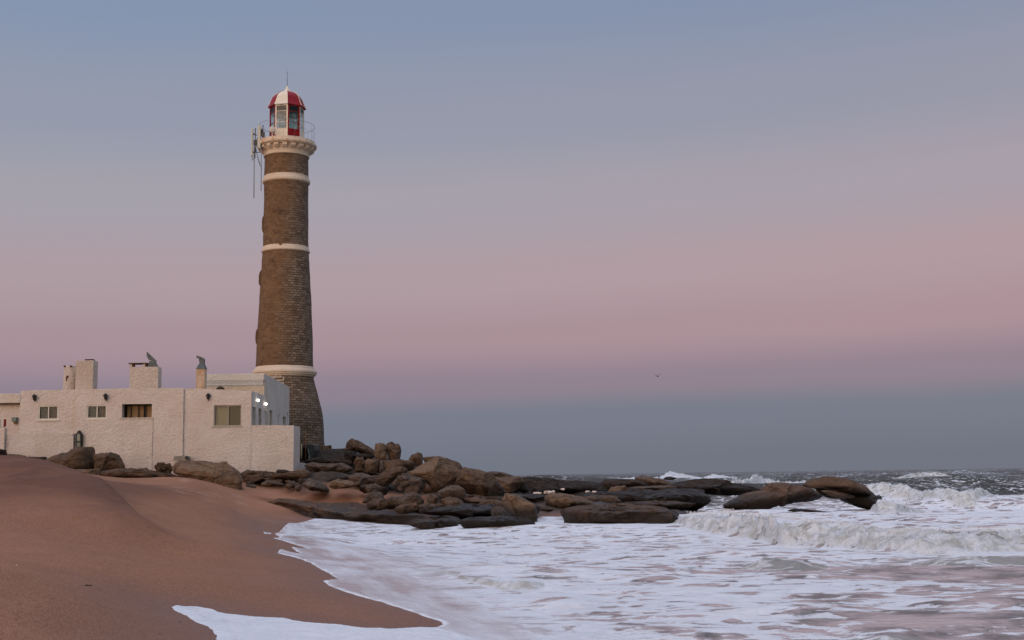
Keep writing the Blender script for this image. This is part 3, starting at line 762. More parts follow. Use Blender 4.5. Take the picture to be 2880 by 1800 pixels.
def glass(name, tint=(.92, .92, .88), k=.0):
    m = NT(name, .05, .5)
    tr = m.n('ShaderNodeBsdfTransparent'); tr.inputs[0].default_value = (*tint, 1)
    gl = m.n('ShaderNodeBsdfGlossy'); gl.inputs['Roughness'].default_value = .04; gl.inputs['Color'].default_value = (.9, .9, .9, 1)
    fr = m.n('ShaderNodeFresnel'); fr.inputs[0].default_value = 1.5
    ms = m.n('ShaderNodeMixShader'); m.put(ms.inputs[0], m.math('ADD', m.math('MULTIPLY', fr.outputs[0], .35), k, clamp=True)); m.put(ms.inputs[1], tr.outputs[0]); m.put(ms.inputs[2], gl.outputs[0])
    m.put(m.out.inputs[0], ms.outputs[0])
    return m.m
M['glass'] = glass('window_glass')
M['lglass'] = glass('lantern_glass', (.90, .95, .95), .02)
M['smoked'] = glass('upper_pane_glass', (.42, .46, .42), .02)
M['lens'] = glass('fresnel_lens_glass', (.62, .70, .66), .05)
m_ = NT('lit_bulb'); e_ = m_.n('ShaderNodeEmission'); e_.inputs[0].default_value = (1, .93, .82, 1); e_.inputs[1].default_value = 9; m_.put(m_.out.inputs[0], e_.outputs[0]); M['lit'] = m_.m

# ------------------------------------------------------------------ lighthouse
CP, SP_ = math.cos(math.radians(PITCH)), math.sin(math.radians(PITCH))
def tz(py, d=TOWER_D): return at(802, py, d).z
def tr(hw, z, d=TOWER_D): return hw * (d * CP + (z - EYE) * SP_) / F
def prof(lst):
    out = []
    for hw, py in lst:
        z = tz(py); out.append((tr(hw, z), z))
    return out
SHAFT = [(113, 1285), (112.5, 1258), (111, 1230), (109.5, 1190), (107.5, 1170), (104, 1150), (98, 1128), (92.5, 1106), (86.5, 1085), (80.5, 1062), (79.5, 1040), (79.3, 1028),
         (77.6, 970), (76.0, 928), (73.2, 868), (71.4, 833), (68.4, 780), (66.2, 740), (64.2, 712), (62.8, 692), (62.2, 650), (61.8, 600), (61.6, 550), (61.4, 505), (60.8, 470), (60.2, 432), (60, 425)]
lh = empty('lighthouse', (TX, TY, tz(1270)), 'tall tapering brown brick lighthouse with cream bands and a red and white lantern top', 'lighthouse')
def dense(p, step=.35):
    out = [p[0]]
    for a, b in zip(p, p[1:]):
        n = max(1, int(abs(b[1] - a[1]) / step))
        for i in range(1, n + 1):
            out.append((a[0] + (b[0] - a[0]) * i / n, a[1] + (b[1] - a[1]) * i / n))
    return out
def shaft_r(z):
    p = prof(SHAFT)
    return float(np.interp(z, [q[1] for q in p], [q[0] for q in p]))
bm = bmesh.new()
lathe(bm, dense(prof(SHAFT)), TX, TY, 160)
for v in bm.verts:                                             # rough stonework: the outline is never quite true
    a = math.atan2(v.co.y - TY, v.co.x - TX)
    k = mnoise.noise(Vector((a * 9, v.co.z * 4.5, 0))) * .022 + mnoise.noise(Vector((a * 2.2, v.co.z * .8, 4))) * .03
    v.co.x += math.cos(a) * k; v.co.y += math.sin(a) * k
part('tower_wall', bm, M['masonry'], lh, True)
def ringpart(name, lst, mat, n=112, parent=lh):
    bm = bmesh.new(); lathe(bm, prof(lst), TX, TY, n, smooth=False); return part(name, bm, mat, parent, False)
ringpart('lower_cornice', [(79, 1033), (81, 1034.5), (82.5, 1040), (83.5, 1042), (88.5, 1044), (90, 1047), (90, 1051.5), (87.5, 1053.5), (87, 1057), (83.5, 1058.5), (83, 1061.5), (79, 1063)], M['band'])
ringpart('middle_cornice', [(62.5, 696), (64, 697), (64.3, 701), (65, 702.5), (65.3, 705.5), (67, 706.5), (67.4, 710), (65.8, 712), (63.5, 713)], M['band'])
ringpart('upper_cornice', [(61, 498.5), (62.4, 499.5), (62.8, 506), (64.2, 507.5), (66.2, 509.5), (66.6, 515), (65, 517.5), (62, 519)], M['band'])
ringpart('gallery_collar', [(60, 445), (63.3, 444), (64, 440), (62.8, 437), (64.5, 432), (67, 427), (70, 421), (73, 417), (60, 415)], M['band'])
ringpart('gallery_deck', [(60, 420), (77, 419.5), (78, 417.5), (82, 417), (83.6, 415), (84.2, 411), (82.8, 409), (80.0, 408), (79.6, 402.5), (77.5, 401.5), (40, 401)], M['gallery'])
nb = 20
for i in range(nb):
    a = 2 * math.pi * (i + .35) / nb
    bm = bmesh.new()
    r0, r1 = tr(64, 27), tr(77.5, 27)
    zt, zb = tz(419.5), tz(432)
    w = .17
    ca, sa = math.cos(a), math.sin(a)
    prf = [(r0, zt), (r1, zt), (r1, zt - .16), (r1 - .10, zt - .22), (r1 - .14, zt - .26), (r0 + .02, zb)]
    L = [bm.verts.new((TX + r * ca - w * sa, TY + r * sa + w * ca, z)) for r, z in prf]
    Rv = [bm.verts.new((TX + r * ca + w * sa, TY + r * sa - w * ca, z)) for r, z in prf]
    bm.faces.new(L); bm.faces.new(Rv[::-1])
    for k in range(len(prf)):
        bm.faces.new((L[k], Rv[k], Rv[(k + 1) % len(prf)], L[(k + 1) % len(prf)]))
    part('corbel', bm, M['band'], lh)
# railing
rl = None
bm = bmesh.new()
zr, zd = tz(356), tz(398)
rr_ = tr(77, zr)
cir = lambda r, z, n=72: [(TX + r * math.cos(2 * math.pi * i / n), TY + r * math.sin(2 * math.pi * i / n), z) for i in range(n)]
tube(bm, cir(rr_, zr), .016, 6, closed=True)
tube(bm, cir(rr_, (zr + zd) / 2), .006, 5, closed=True)
for i in range(16):
    a = 2 * math.pi * (i + .2) / 16
    tube(bm, [(TX + rr_ * math.cos(a), TY + rr_ * math.sin(a), zd - .05), (TX + rr_ * math.cos(a), TY + rr_ * math.sin(a), zr)], .008, 5)
part('railing', bm, M['galv'], lh, True)
# lantern room, an octagon
OA = math.radians(-90 - 9.2 - 22.5)                       # direction of the first corner
def oct_pt(r, k, z):
    a = OA + math.radians(45) * k
    return Vector((TX + r * math.cos(a), TY + r * math.sin(a), z))
zfoot, zpan, zb2, zb1, ztop = tz(400), tz(373), tz(354), tz(323.5), tz(305)
RL = tr(47, 28.5)
lr = None
for k in range(8):
    white = (k % 2 == 0)
    fm, pm = (M['white'], M['white']) if white else (M['redframe'], M['redframe'])
    A0, B0 = oct_pt(RL, k, 0), oct_pt(RL, k + 1, 0)
    ux = (B0 - A0).normalized(); nrm = Vector((ux.y, -ux.x, 0)); L = (B0 - A0).length
    P = lambda u, w, z: Vector((A0.x + ux.x * u + nrm.x * w, A0.y + ux.y * u + nrm.y * w, z))
    def slab(bm, u0, u1, z0, z1, w0, w1):
        vs = [bm.verts.new(P(u, w, z)) for u in (u0, u1) for w in (w0, w1) for z in (z0, z1)]
        for q in ((0, 1, 3, 2), (4, 6, 7, 5), (0, 4, 5, 1), (2, 3, 7, 6), (0, 2, 6, 4), (1, 5, 7, 3)): bm.faces.new([vs[i] for i in q])
    bm = bmesh.new()
    slab(bm, 0.0, .10, zfoot, ztop, -.05, .03); slab(bm, L - .10, L, zfoot, ztop, -.05, .03)
    for z, h in ((zpan, .05), (zb2, .035), (zb1, .035), (ztop - .08, .08)):
        slab(bm, .10, L - .10, z - h / 2, z + h / 2, -.04, .02)
    part('glazing_frame', bm, fm, lh)
    bm = bmesh.new()
    if white:
        slab(bm, .10, L - .10, zfoot, zpan - .025, -.03, .008)
    else:
        n = 7; sw = (L - .2) / n
        slab(bm, .10, L - .10, zfoot, zpan - .025, -.03, -.022)
        for i in range(n):
            slab(bm, .10 + sw * i + .012, .10 + sw * (i + 1) - .03, zfoot, zpan - .025, -.022, .008)
    part('base_panel', bm, pm, lh)
    bm = bmesh.new()
    slab(bm, .10, L - .10, zpan, zb1, -.012, -.008)
    pn = part('glass_pane', bm, M['lglass'], lh)
    bm = bmesh.new()
    slab(bm, .10, L - .10, zb1 + .01, ztop - .05, -.012, -.008)
    part('upper_pane', bm, M['smoked'], lh)
    # roof segment over this face
    bm = bmesh.new()
    pr = [(53.5, 305.5), (52.0, 303), (48.0, 295), (45.3, 288), (42.6, 281), (39.5, 276), (35, 270.5), (29, 266), (21, 262), (11.5, 259)]
    nR = 5
    rows = []
    for hw, py in pr:
        z = tz(py); r = tr(hw, z)
        a, b = oct_pt(r, k, z), oct_pt(r, k + 1, z)
        rows.append([bm.verts.new(a.lerp(b, t / nR)) for t in range(nR + 1)])
    for r0, r1 in zip(rows, rows[1:]):
        for t in range(nR):
            f = bm.faces.new((r0[t], r0[t + 1], r1[t + 1], r1[t])); f.smooth = False
    e0 = rows[0]; z = tz(305.5) - .04; r = tr(47, z)          # soffit
    a, b = oct_pt(r, k, z), oct_pt(r, k + 1, z)
    inn = [bm.verts.new(a.lerp(b, t / nR)) for t in range(nR + 1)]
    for t in range(nR): bm.faces.new((e0[t + 1], e0[t], inn[t], inn[t + 1]))
    part('roof_panel', bm, M['white'] if white and k != 2 else M['red'], lh)  # right-hand panel gets the dark red in place of its shade
    bm = bmesh.new()                                           # raised rib along the seam
    pts = [oct_pt(tr(hw, tz(py)) + .01, k, tz(py)) for hw, py in pr]
    tube(bm, pts, .022, 6); part('roof_rib', bm, M['redframe'] if k in (1, 0) else M['white'], lh, True)
bm = bmesh.new()
lathe(bm, prof([(13.0, 259.5), (12.5, 257.5), (9.5, 256.5), (6.5, 252.5), (4.0, 248.5), (2.4, 245.0), (1.4, 242.5), (.4, 240.5)]), TX, TY, 8, a0=OA, smooth=False)
part('finial', bm, M['white'], lh)
bm = bmesh.new(); tube(bm, [(TX, TY, tz(243)), (TX, TY, tz(222)), (TX, TY, tz(200))], [.022, .018, .010], 6)
tube(bm, [(TX - .10, TY, tz(205)), (TX + .07, TY, tz(203.5))], .008, 5)
part('lightning_rod', bm, M['dark_metal'], lh, True)
bm = bmesh.new(); lathe(bm, [(0.02, zfoot - .02), (RL * .86, zfoot - .02), (RL * .86, zfoot + .02), (.02, zfoot + .02)], TX, TY, 32); part('lantern_floor', bm, M['white'], lh)
bm = bmesh.new(); lathe(bm, [(.02, ztop - .08), (RL * .95, ztop - .08), (RL * .95, ztop - .03), (.02, ztop - .03)], TX, TY, 32); part('lantern_ceiling', bm, plain('dark_ceiling', (.10, .11, .10)), lh)
bm = bmesh.new()
h0, h1 = tz(372), tz(322)
n = 22
lathe(bm, [(.30 + .36 * abs(math.sin(math.pi * min(i + .5, n) / n)) ** .6 + (.028 if i % 2 else 0), h0 + (h1 - h0) * i / n) for i in range(n + 1)], TX, TY, 32, smooth=False)
ln = part('lens', bm, M['lens'], lh)
bm = bmesh.new(); lathe(bm, [(.42, zfoot), (.42, zfoot + .3), (.22, zfoot + .35), (.22, h0)], TX, TY, 20)
for a in (20, 110, 200, 290):
    x, y = TX + .72 * math.cos(math.radians(a)), TY + .72 * math.sin(math.radians(a)); tube(bm, [(x, y, zfoot), (x, y, ztop - .1)], .03, 6)
part('lens_stand', bm, M['galv'], lh)
# projecting brick window surrounds on the landward side
for py0, py1, out in ((610, 655, 4.0), (763, 804, 4.5), (926, 968, 4.0)):
    zm = tz((py0 + py1) / 2); z0, z1 = tz(py1), tz(py0)
    bm = bmesh.new()
    a_mid = math.radians(184)
    for a0_, a1_ in ((a_mid - .30, a_mid + .30),):
        na, nz = 8, 10
        vs = []
        for j in range(nz + 1):
            z = z0 + (z1 - z0) * j / nz
            e = math.sin(math.pi * min(1, max(0, (j / nz)))) ** .35 if 0 < j < nz else 0
            ro = shaft_r(z) + .02 + tr(out, z) * e * (1 + .15 * mnoise.noise(Vector((z * 3, py0, 0))))
            vs.append([bm.verts.new((TX + ro * math.cos(a0_ + (a1_ - a0_) * i / na), TY + ro * math.sin(a0_ + (a1_ - a0_) * i / na), z)) for i in range(na + 1)])
        inn = []
        for j in range(nz + 1):
            z = z0 + (z1 - z0) * j / nz; ro = shaft_r(z) - .05
            inn.append([bm.verts.new((TX + ro * math.cos(a0_ + (a1_ - a0_) * i / na), TY + ro * math.sin(a0_ + (a1_ - a0_) * i / na), z)) for i in (0, na)])
        for j in range(nz):
            for i in range(na): bm.faces.new((vs[j][i], vs[j][i + 1], vs[j + 1][i + 1], vs[j + 1][i]))
            bm.faces.new((inn[j][0], vs[j][0], vs[j + 1][0], inn[j + 1][0])); bm.faces.new((vs[j][na], inn[j][1], inn[j + 1][1], vs[j + 1][na]))
    part('window_surround', bm, M['masonry'], lh)
# painted white joints beside the annexe
bm = bmesh.new()
def surf(px, py):
    z = tz(py)
    axis = px_of(np.array(TX), np.array(TY), np.array(z))[0]
    hw = shaft_r(z) * F / (TOWER_D * CP + (z - EYE) * SP_)
    s = max(-.98, min(.98, (px - float(axis)) / hw)); a = math.asin(s)
    # front of the shaft stands above its silhouette height on the picture: correct z
    z2 = z - (math.cos(a) * shaft_r(z)) * math.tan(math.atan2(z - EYE, TOWER_D))
    return Vector((TX + math.sin(a) * (shaft_r(z2) + .02), TY - math.cos(a) * (shaft_r(z2) + .02), z2))
def strip(pts): tube(bm, [surf(*p) for p in pts], .05, 4)
def yy(x, y): return y + (x - 790) * .02
for y, xa, xb in ((1054.5, 742, 806), (1060.3, 742, 813), (1069.5, 748, 813), (1076.5, 760, 813), (1084.3, 770, 813)):
    strip([(x, yy(x, y)) for x in np.linspace(xa, xb, 9)])
for x, ya, yb in ((813, 1060.3, 1069.5), (786, 1060.3, 1069.5), (812.5, 1076.5, 1084.3), (757, 1060.3, 1069.5), (774, 1054.5, 1060.3), (791, 1054.5, 1060.3), (803.5, 1054.5, 1060.3), (797.5, 1069.5, 1076.5), (768, 1069.5, 1076.5), (783, 1076.5, 1084.3)):
    strip([(x, yy(x, ya)), (x, yy(x, yb))])
part('painted_joints', bm, M['mortar_paint'], lh)
# ring beads on masonry near the sea-side edge are part of the brick material

# telecom gear clipped to the gallery
def panel(px0, px1, py0, py1, d, label):
    pm = (px0 + px1) / 2
    t = empty('panel_antenna', at(pm, py1, d), label, 'antenna', 'antennas on the lighthouse gallery')
    p0, p1 = at(pm, py0, d), at(pm, py1, d)
    w = (px1 - px0) / 2 * d / F
    bm = bmesh.new(); box(bm, p0.x - w, p0.x + w, d - .09, d + .09, p1.z, p0.z)
    bmesh.ops.bevel(bm, geom=list(bm.edges), offset=.03, segments=2, affect='EDGES', profile=.5)
    part('antenna_panel', bm, M['antenna'], t)
    bm = bmesh.new()
    xp = p0.x + w + .16
    tube(bm, [(xp, d, p1.z - .15), (xp, d, p0.z + .05)], .035, 8)
    for f_ in (.15, .8):
        z = p1.z + (p0.z - p1.z) * f_
        box(bm, p0.x, xp + .03, d - .05, d + .05, z - .05, z + .05)
    box(bm, xp - .10, xp + .14, d - .09, d + .06, p1.z + .9, p1.z + 1.3)
    box(bm, xp - .06, xp + .10, d - .11, d + .06, p1.z + .35, p1.z + .6)
    part('bracket', bm, M['dark_metal'], t)
    return t, xp, p0.z, p1.z
tA, xA, a1, a0 = panel(707, 712.5, 362, 440, 94.2, 'slender pale panel antenna, the outer left one of the pair clamped to the gallery')
bm = bmesh.new(); p0, p1 = at(715, 440, 94.2), at(714, 557, 94.2); tube(bm, [p1, p0, p0 + Vector((0, 0, 1.0))], .035, 8); part('pole', bm, M['galv'], tA, True)
bm = bmesh.new()
ra = shaft_r(24.0)
for z in (a1 - .5, a0 + .35):
    tube(bm, [(xA, 94.2, z), (TX - 1.9, 94.0, z - .1)], .03, 6)
tube(bm, [at(708, 441, 94.1), at(710, 451, 94.1), at(713, 449, 94.2), at(714.5, 430, 94.2)], .02, 6)
tube(bm, [at(719, 418, 94.2), at(724, 440, 94.2), at(731, 465, 94.1), at(736.5, 474, 94.3)], .022, 6)
tube(bm, [at(718, 410, 94.2), at(722, 432, 94.2), at(729, 455, 94.1), at(736.5, 466, 94.3)], .018, 6)
part('cable', bm, M['dark_metal'], tA, True)
tB, xB, b1, b0 = panel(725, 734, 353, 417.5, 93.6, 'wider pale panel antenna beside the left edge of the gallery, right one of the pair')
bm = bmesh.new(); tube(bm, [at(734.3, 537, 93.7), at(734.8, 420, 93.7), at(735, 395, 93.7)], .03, 8); part('pole', bm, M['galv'], tB, True)
bm = bmesh.new()
for z in (b1 - .4, b0 + .3): tube(bm, [(xB, 93.6, z), (TX - 1.7, 94.2, z - .05)], .035, 6)
box(bm, xB - .5, xB - .2, 93.7, 94.0, b0 + .2, b0 + .9); box(bm, xB - .45, xB - .1, 93.75, 94.0, b1 - .7, b1 - .25)
part('support_arm', bm, M['dark_metal'], tB)
dt = empty('dish_antenna', at(765, 392, 92.9), 'small round pale dish antenna standing on the gallery edge left of the lantern', 'dish antenna', 'antennas on the lighthouse gallery')
c = at(765, 363, 92.9); rd = 9.3 * 93 / F
bm = bmesh.new()
nn = 28; pr = [(0, 0), (rd * .5, .01), (rd * .85, .03), (rd, .07), (rd, .16), (rd * .6, .20), (0.0, .22)]
rings = []
for r, y in pr:
    rings.append([bm.verts.new((c.x + max(r, .001) * math.cos(2 * math.pi * i / nn), c.y + y, c.z + max(r, .001) * math.sin(2 * math.pi * i / nn))) for i in range(nn)])
for a, b in zip(rings, rings[1:]):
    for i in range(nn): f = bm.faces.new((a[i], a[(i + 1) % nn], b[(i + 1) % nn], b[i]))
part('dish', bm, M['dishm'], dt, True)
bm = bmesh.new(); tube(bm, [(c.x, c.y + .14, tz(398, 93.1)), (c.x, c.y + .14, c.z)], .05, 8); tube(bm, [(c.x, c.y + .12, c.z - .05), (c.x + .30, c.y + .2, c.z - .5)], .03, 6); part('stand', bm, M['pipe_cream'], dt, True)

# ------------------------------------------------------------------ the white house
D1 = 75.0
def fx(px, py=1200, d=D1): return at(px, py, d).x
def fz(px, py, d=D1): return at(px, py, d).z
def wallgrid(name, y, x0, x1, top, zb, holes, thick, mat, parent, rough=.018, seed=0, reveal=.22):
    """front wall facing the camera at depth y; top = function of x or number; holes = (x0,x1,z0,z1)"""
    tf = top if callable(top) else (lambda x: top)
    ztmax = max(tf(x0), tf(x1))
    xs = sorted(set([x0, x1] + [h[i] for h in holes for i in (0, 1)])); zs = sorted(set([zb, ztmax] + [h[i] for h in holes for i in (2, 3)]))
    def fill(a):
        o = []
        for p, q in zip(a, a[1:]):
            n = max(1, round((q - p) / .28)); o += [p + (q - p) * i / n for i in range(n)]
        return o + [a[-1]]
    xs, zs = fill(xs), fill(zs)
    bm = bmesh.new(); V = {}
    def vert(i, j, b=0):
        k = (i, j, b)
        if k not in V:
            x, z = xs[i], zs[j]
            if j == len(zs) - 1: z = tf(x) + mnoise.noise(Vector((x * 1.3, seed, y))) * .03
            dy = mnoise.noise(Vector((x * 1.1, z * 1.1, seed))) * rough * 1.6 + mnoise.noise(Vector((x * 4, z * 4, seed))) * rough * .6
            V[k] = bm.verts.new((x, y + (dy if not b else thick), z))
        return V[k]
    inh = lambda x, z: any(h[0] < x < h[1] and h[2] < z < h[3] for h in holes)
    I, J = len(xs) - 1, len(zs) - 1
    solid = [[not inh((xs[i] + xs[i + 1]) / 2, (zs[j] + zs[j + 1]) / 2) for j in range(J)] for i in range(I)]
    for i in range(I):
        for j in range(J):
            if not solid[i][j]: continue
            for b in (0, 1):
                q = [vert(i, j, b), vert(i + 1, j, b), vert(i + 1, j + 1, b), vert(i, j + 1, b)]
                bm.faces.new(q if not b else q[::-1])
            for (di, dj, e) in ((-1, 0, ((i, j), (i, j + 1))), (1, 0, ((i + 1, j + 1), (i + 1, j))), (0, -1, ((i + 1, j), (i, j))), (0, 1, ((i, j + 1), (i + 1, j + 1)))):
                a, b_ = i + di, j + dj
                if a < 0 or b_ < 0 or a >= I or b_ >= J or not solid[a][b_]:
                    (p, q), (r, s) = e
                    bm.faces.new((vert(p, q), vert(r, s), vert(r, s, 1), vert(p, q, 1)))
    return part(name, bm, mat, parent, False)
def sbox(name, x0, x1, y0, y1, z0, z1, mat, parent, bev=.03, taper=None):
    bm = bmesh.new(); box(bm, x0, x1, y0, y1, z0, z1)
    if taper:
        for v in bm.verts:
            if v.co.z > (z0 + z1) / 2: v.co.x += (taper if v.co.x < (x0 + x1) / 2 else -taper)
    if bev: bmesh.ops.bevel(bm, geom=list(bm.edges), offset=bev, segments=2, affect='EDGES', profile=.5)
    return part(name, bm, mat, parent)
def window(x0, x1, z0, z1, y, parent, fmat, lmat, rmat, split=.5, name='window', out=.05, sill=True):
    bm = bmesh.new(); w = .07
    box(bm, x0, x0 + w, y - out, y + .05, z0, z1); box(bm, x1 - w, x1, y - out, y + .05, z0, z1)
    box(bm, x0 + w, x1 - w, y - out, y + .05, z1 - w, z1); box(bm, x0 + w, x1 - w, y - out, y + .05, z0, z0 + w)
    xm = x0 + (x1 - x0) * split
    box(bm, xm - .03, xm + .03, y - out + .02, y + .04, z0 + w, z1 - w)
    f = part(name, bm, fmat, parent)
    bm = bmesh.new(); box(bm, x0 + w, x1 - w, y + .052, y + .056, z0 + w, z1 - w); part('pane', bm, M['glass'], f)
    f_ = bmesh.new(); box(f_, x0 + w, xm - .0, y + .13, y + .14, z0 + w, z1 - w); part('left_curtain', f_, lmat, f)
    f_ = bmesh.new(); box(f_, xm + .003, x1 - w, y + .15, y + .16, z0 + w, z1 - w); part('right_curtain', f_, rmat, f)
    if sill:
        bm = bmesh.new(); box(bm, x0 - .10, x1 + .08, y - out - .09, y + .06, z0 - .07, z0 - .002); part('sill', bm, fmat, f)
    return f
zb_h = 1.6
house = empty('beach_house', (fx(380), D1 + 2, fz(380, 1310)), 'long low white stucco house with flat roof and three chimneys standing before the lighthouse', 'house')
ztA = lambda x: np.interp(x, [fx(52), fx(211)], [fz(52, 1098), fz(211, 1095)])
ztB = lambda x: np.interp(x, [fx(211), fx(480), fx(516)], [fz(211, 1094.5), fz(480, 1091), fz(516, 1091)])
ztC = lambda x: np.interp(x, [fx(516), fx(590), fx(705)], [fz(516, 1091.5), fz(590, 1094), fz(705, 1099)])
W1 = (fx(104), fx(160), fz(130, 1180), fz(130, 1140)); W2 = (fx(243), fx(299), fz(270, 1177.5), fz(270, 1139))
W3 = (fx(342), fx(426), fz(385, 1174.5), fz(385, 1136)); W4 = (fx(599.5), fx(677.5), fz(640, 1199), fz(640, 1139))
wallgrid('left_front_wall', D1 + .14, fx(52), fx(211), ztA, zb_h, [W1], .3, M['stucco'], house, seed=1)
wallgrid('middle_front_wall', D1, fx(211) + .002, fx(506), ztB, zb_h, [W2, W3], .45, M['stucco'], house, seed=2)
sbox('pilaster', fx(506) + .002, fx(515.5), D1 - .02, D1 + .4, zb_h, ztB(fx(506)) - .03, M['stucco'], house)
wallgrid('right_front_wall', D1 + .10, fx(515.5) + .003, fx(705), ztC, zb_h, [W4], .3, M['stucco'], house, seed=3)
wallgrid('lower_wall_facing', D1 - .045, fx(241), fx(430), fz(340, 1177.8), zb_h, [], .03, M['stucco'], house, seed=9)
window(*W1, D1 + .22, house, M['alu'], M['cur_teal'], M['cur_dim']); window(*W2, D1 + .08, house, M['alu'], M['cur_teal'], M['cur_dim'])
window(*W4, D1 + .22, house, M['greyframe'], M['cur_green'], M['cur_dim'], split=.51)
bm = bmesh.new(); x0, x1, z0, z1 = W3
box(bm, x0 - .1, x1 + .1, D1 + .75, D1 + .8, z0 - .1, z1 + .1); box(bm, x0 - .1, x0 - .04, D1 + .455, D1 + .75, z0 - .1, z1 + .1); box(bm, x1 + .04, x1 + .1, D1 + .455, D1 + .75, z0 - .1, z1 + .1); box(bm, x0 - .04, x1 + .04, D1 + .455, D1 + .75, z1 + .02, z1 + .1)
rw = part('recessed_window', bm, M['darkin'], house)
for px0, px1 in ((348, 358.5), (360.5, 380), (382, 396), (398.5, 400), (402, 421)):
    bm = bmesh.new(); a, b = fx(px0), fx(px1); box(bm, a, b, D1 + .60, D1 + .66, z0, z1 - .07); part('shutter', bm, M['tan'], rw)
for px in (343.5, 359.5, 381, 397, 401.3, 424):
    bm = bmesh.new(); box(bm, fx(px) - .02, fx(px) + .02, D1 + .50, D1 + .60, z0, z1); part('mullion', bm, M['iron'], rw)
bm = bmesh.new(); box(bm, x0 - .12, x1 + .05, D1 - .09, D1 + .3, z0 - .06, z0 - .003); part('sill', bm, M['stucco_smooth'], rw)
# side walls, back and roof
XS = fx(705)
def sidewall(name, x, y0, y1, zt0, zt1, zb, holes, thick, mat, parent, seed=0):
    """wall in the plane x = const facing right, holes (y0,y1,z0,z1)"""
    ys = sorted(set([y0, y1] + [h[i] for h in holes for i in (0, 1)])); zs = sorted(set([zb] + [h[i] for h in holes for i in (2, 3)])) + [99]
    bm = bmesh.new()
    zt = lambda y: zt0 + (zt1 - zt0) * (y - y0) / (y1 - y0)
    V = {}
    def vert(i, j, b):
        k = (i, j, b)
        if k not in V: V[k] = bm.verts.new((x - (thick if b else 0), ys[i], zt(ys[i]) if j == len(zs) - 1 else zs[j]))
        return V[k]
    I, J = len(ys) - 1, len(zs) - 1
    sol = lambda i, j: 0 <= i < I and 0 <= j < J and not any(h[0] < (ys[i] + ys[i + 1]) / 2 < h[1] and h[2] <= zs[j] + .01 and zs[j] < h[3] - .01 for h in holes)
    for i in range(I):
        for j in range(J):
            if not sol(i, j): continue
            for b in (0, 1):
                q = [vert(i, j, b), vert(i + 1, j, b), vert(i + 1, j + 1, b), vert(i, j + 1, b)]
                bm.faces.new(q if b else q[::-1])
            for (di, dj, e) in ((-1, 0, ((i, j), (i, j + 1))), (1, 0, ((i + 1, j + 1), (i + 1, j))), (0, -1, ((i + 1, j), (i, j))), (0, 1, ((i, j + 1), (i + 1, j + 1)))):
                if not sol(i + di, j + dj):
                    (p, q), (r, s) = e
                    bm.faces.new((vert(p, q, 0), vert(r, s, 0), vert(r, s, 1), vert(p, q, 1)))
    return part(name, bm, mat, parent)
def ydep(px): return D1 * (705 - 1440.) / (px - 1440.)          # depth on the side plane seen at a given column
D2 = ydep(742)
zs_ = lambda px, py: at(px, py, ydep(px)).z
h1 = (ydep(708), ydep(718.5), 1.0, zs_(713, 1144)); h2 = (ydep(727), ydep(735), 1.0, zs_(731, 1149))
sidewall('side_wall', XS, D1 + .462, D2 + .5, ztC(XS), ztC(XS) - .05, zb_h, [(max(h1[0], D1 + .5), *h1[1:]), h2], .3, M['stucco_smooth'], house)
sbox('roof', fx(53), XS - .302, D1 + .47, D2 + 5, fz(400, 1110), fz(400, 1106), M['stucco_smooth'], house, 0)
sbox('end_wall', fx(52) + .003, fx(52) + .3, D1 + .45, D2 + 5, zb_h, fz(52, 1100), M['stucco'], house, 0)
sbox('rear_wall', fx(52) + .31, XS - .4, D2 + 5.01, D2 + 5.3, zb_h, fz(52, 1100), M['stucco'], house, 0)
for hh, nm in ((h1, 'doorway'), (h2, 'doorway')):
    bm = bmesh.new(); box(bm, XS - .34, XS - .31, hh[0] - .1, hh[1] + .1, 1.6, hh[3] + .1)
    dd = part(nm, bm, M['darkin'] if nm == 'doorway' and hh is h2 else M['stucco_smooth'], house)
    if hh is h2:
        bm = bmesh.new(); box(bm, XS - .20, XS - .14, hh[0] + .05, hh[0] + .5, 1.6, hh[3] - .05); part('door_frame', bm, M['cream'], dd)
# chimneys
def chim(px0, px1, py0, d, dep, mat, name='chimney', taper=0):
    return sbox(name, fx(px0, 1060, d), fx(px1, 1060, d), d, d + dep, fz(300, 1112, d), fz((px0 + px1) / 2, py0, d), mat, house, .03, taper)
cyl = bmesh.new(); dC = D1 + .9
ca_, cb_ = at(169, 1100, dC), at(173, 1028, dC); cc_, cd_ = at(212, 1100, dC), at(211, 1029, dC)
xc0 = (ca_.x + cc_.x) / 2; rc0 = (cc_.x - ca_.x) / 2; rc1 = (cd_.x - cb_.x) / 2
lathe(cyl, [(rc0, ca_.z - .5), (rc0, ca_.z), (rc0 * .6 + rc1 * .4, ca_.z + .6), (rc1, cb_.z - .03), (rc1 - .05, cb_.z), (rc1 - .18, cb_.z - .02), (rc1 - .2, cb_.z - .3)], xc0, dC + rc0, 28)
part('round_chimney', cyl, M['chimney'], house, True)
bm = bmesh.new()
for (dx, zp, sx, sz) in ((-.02, 1061, .09, .12), (.05, 1058, .06, .05), (-.06, 1068, .04, .10)):
    bm = bmesh.new(); p = at(189, zp, dC); bmesh.ops.create_icosphere(bm, subdivisions=2, radius=1, matrix=Matrix.Translation((p.x + dx, dC + rc1 * .0 + .05, p.z)) @ Matrix.Diagonal((sx, .05, sz, 1))); part('broken_patch', bm, M['rock'], house, True)
for (x_, s_) in ((182, .07), (200, .09)):
    bm = bmesh.new(); p = at(x_, 1030, dC + .1); bmesh.ops.create_icosphere(bm, subdivisions=2, radius=1, matrix=Matrix.Translation(p) @ Matrix.Diagonal((s_, .12, .06, 1))); part('broken_patch', bm, M['rock'], house, True)
c2 = chim(212, 262, 1013.5, D1 + .47, .85, M['chimney'])
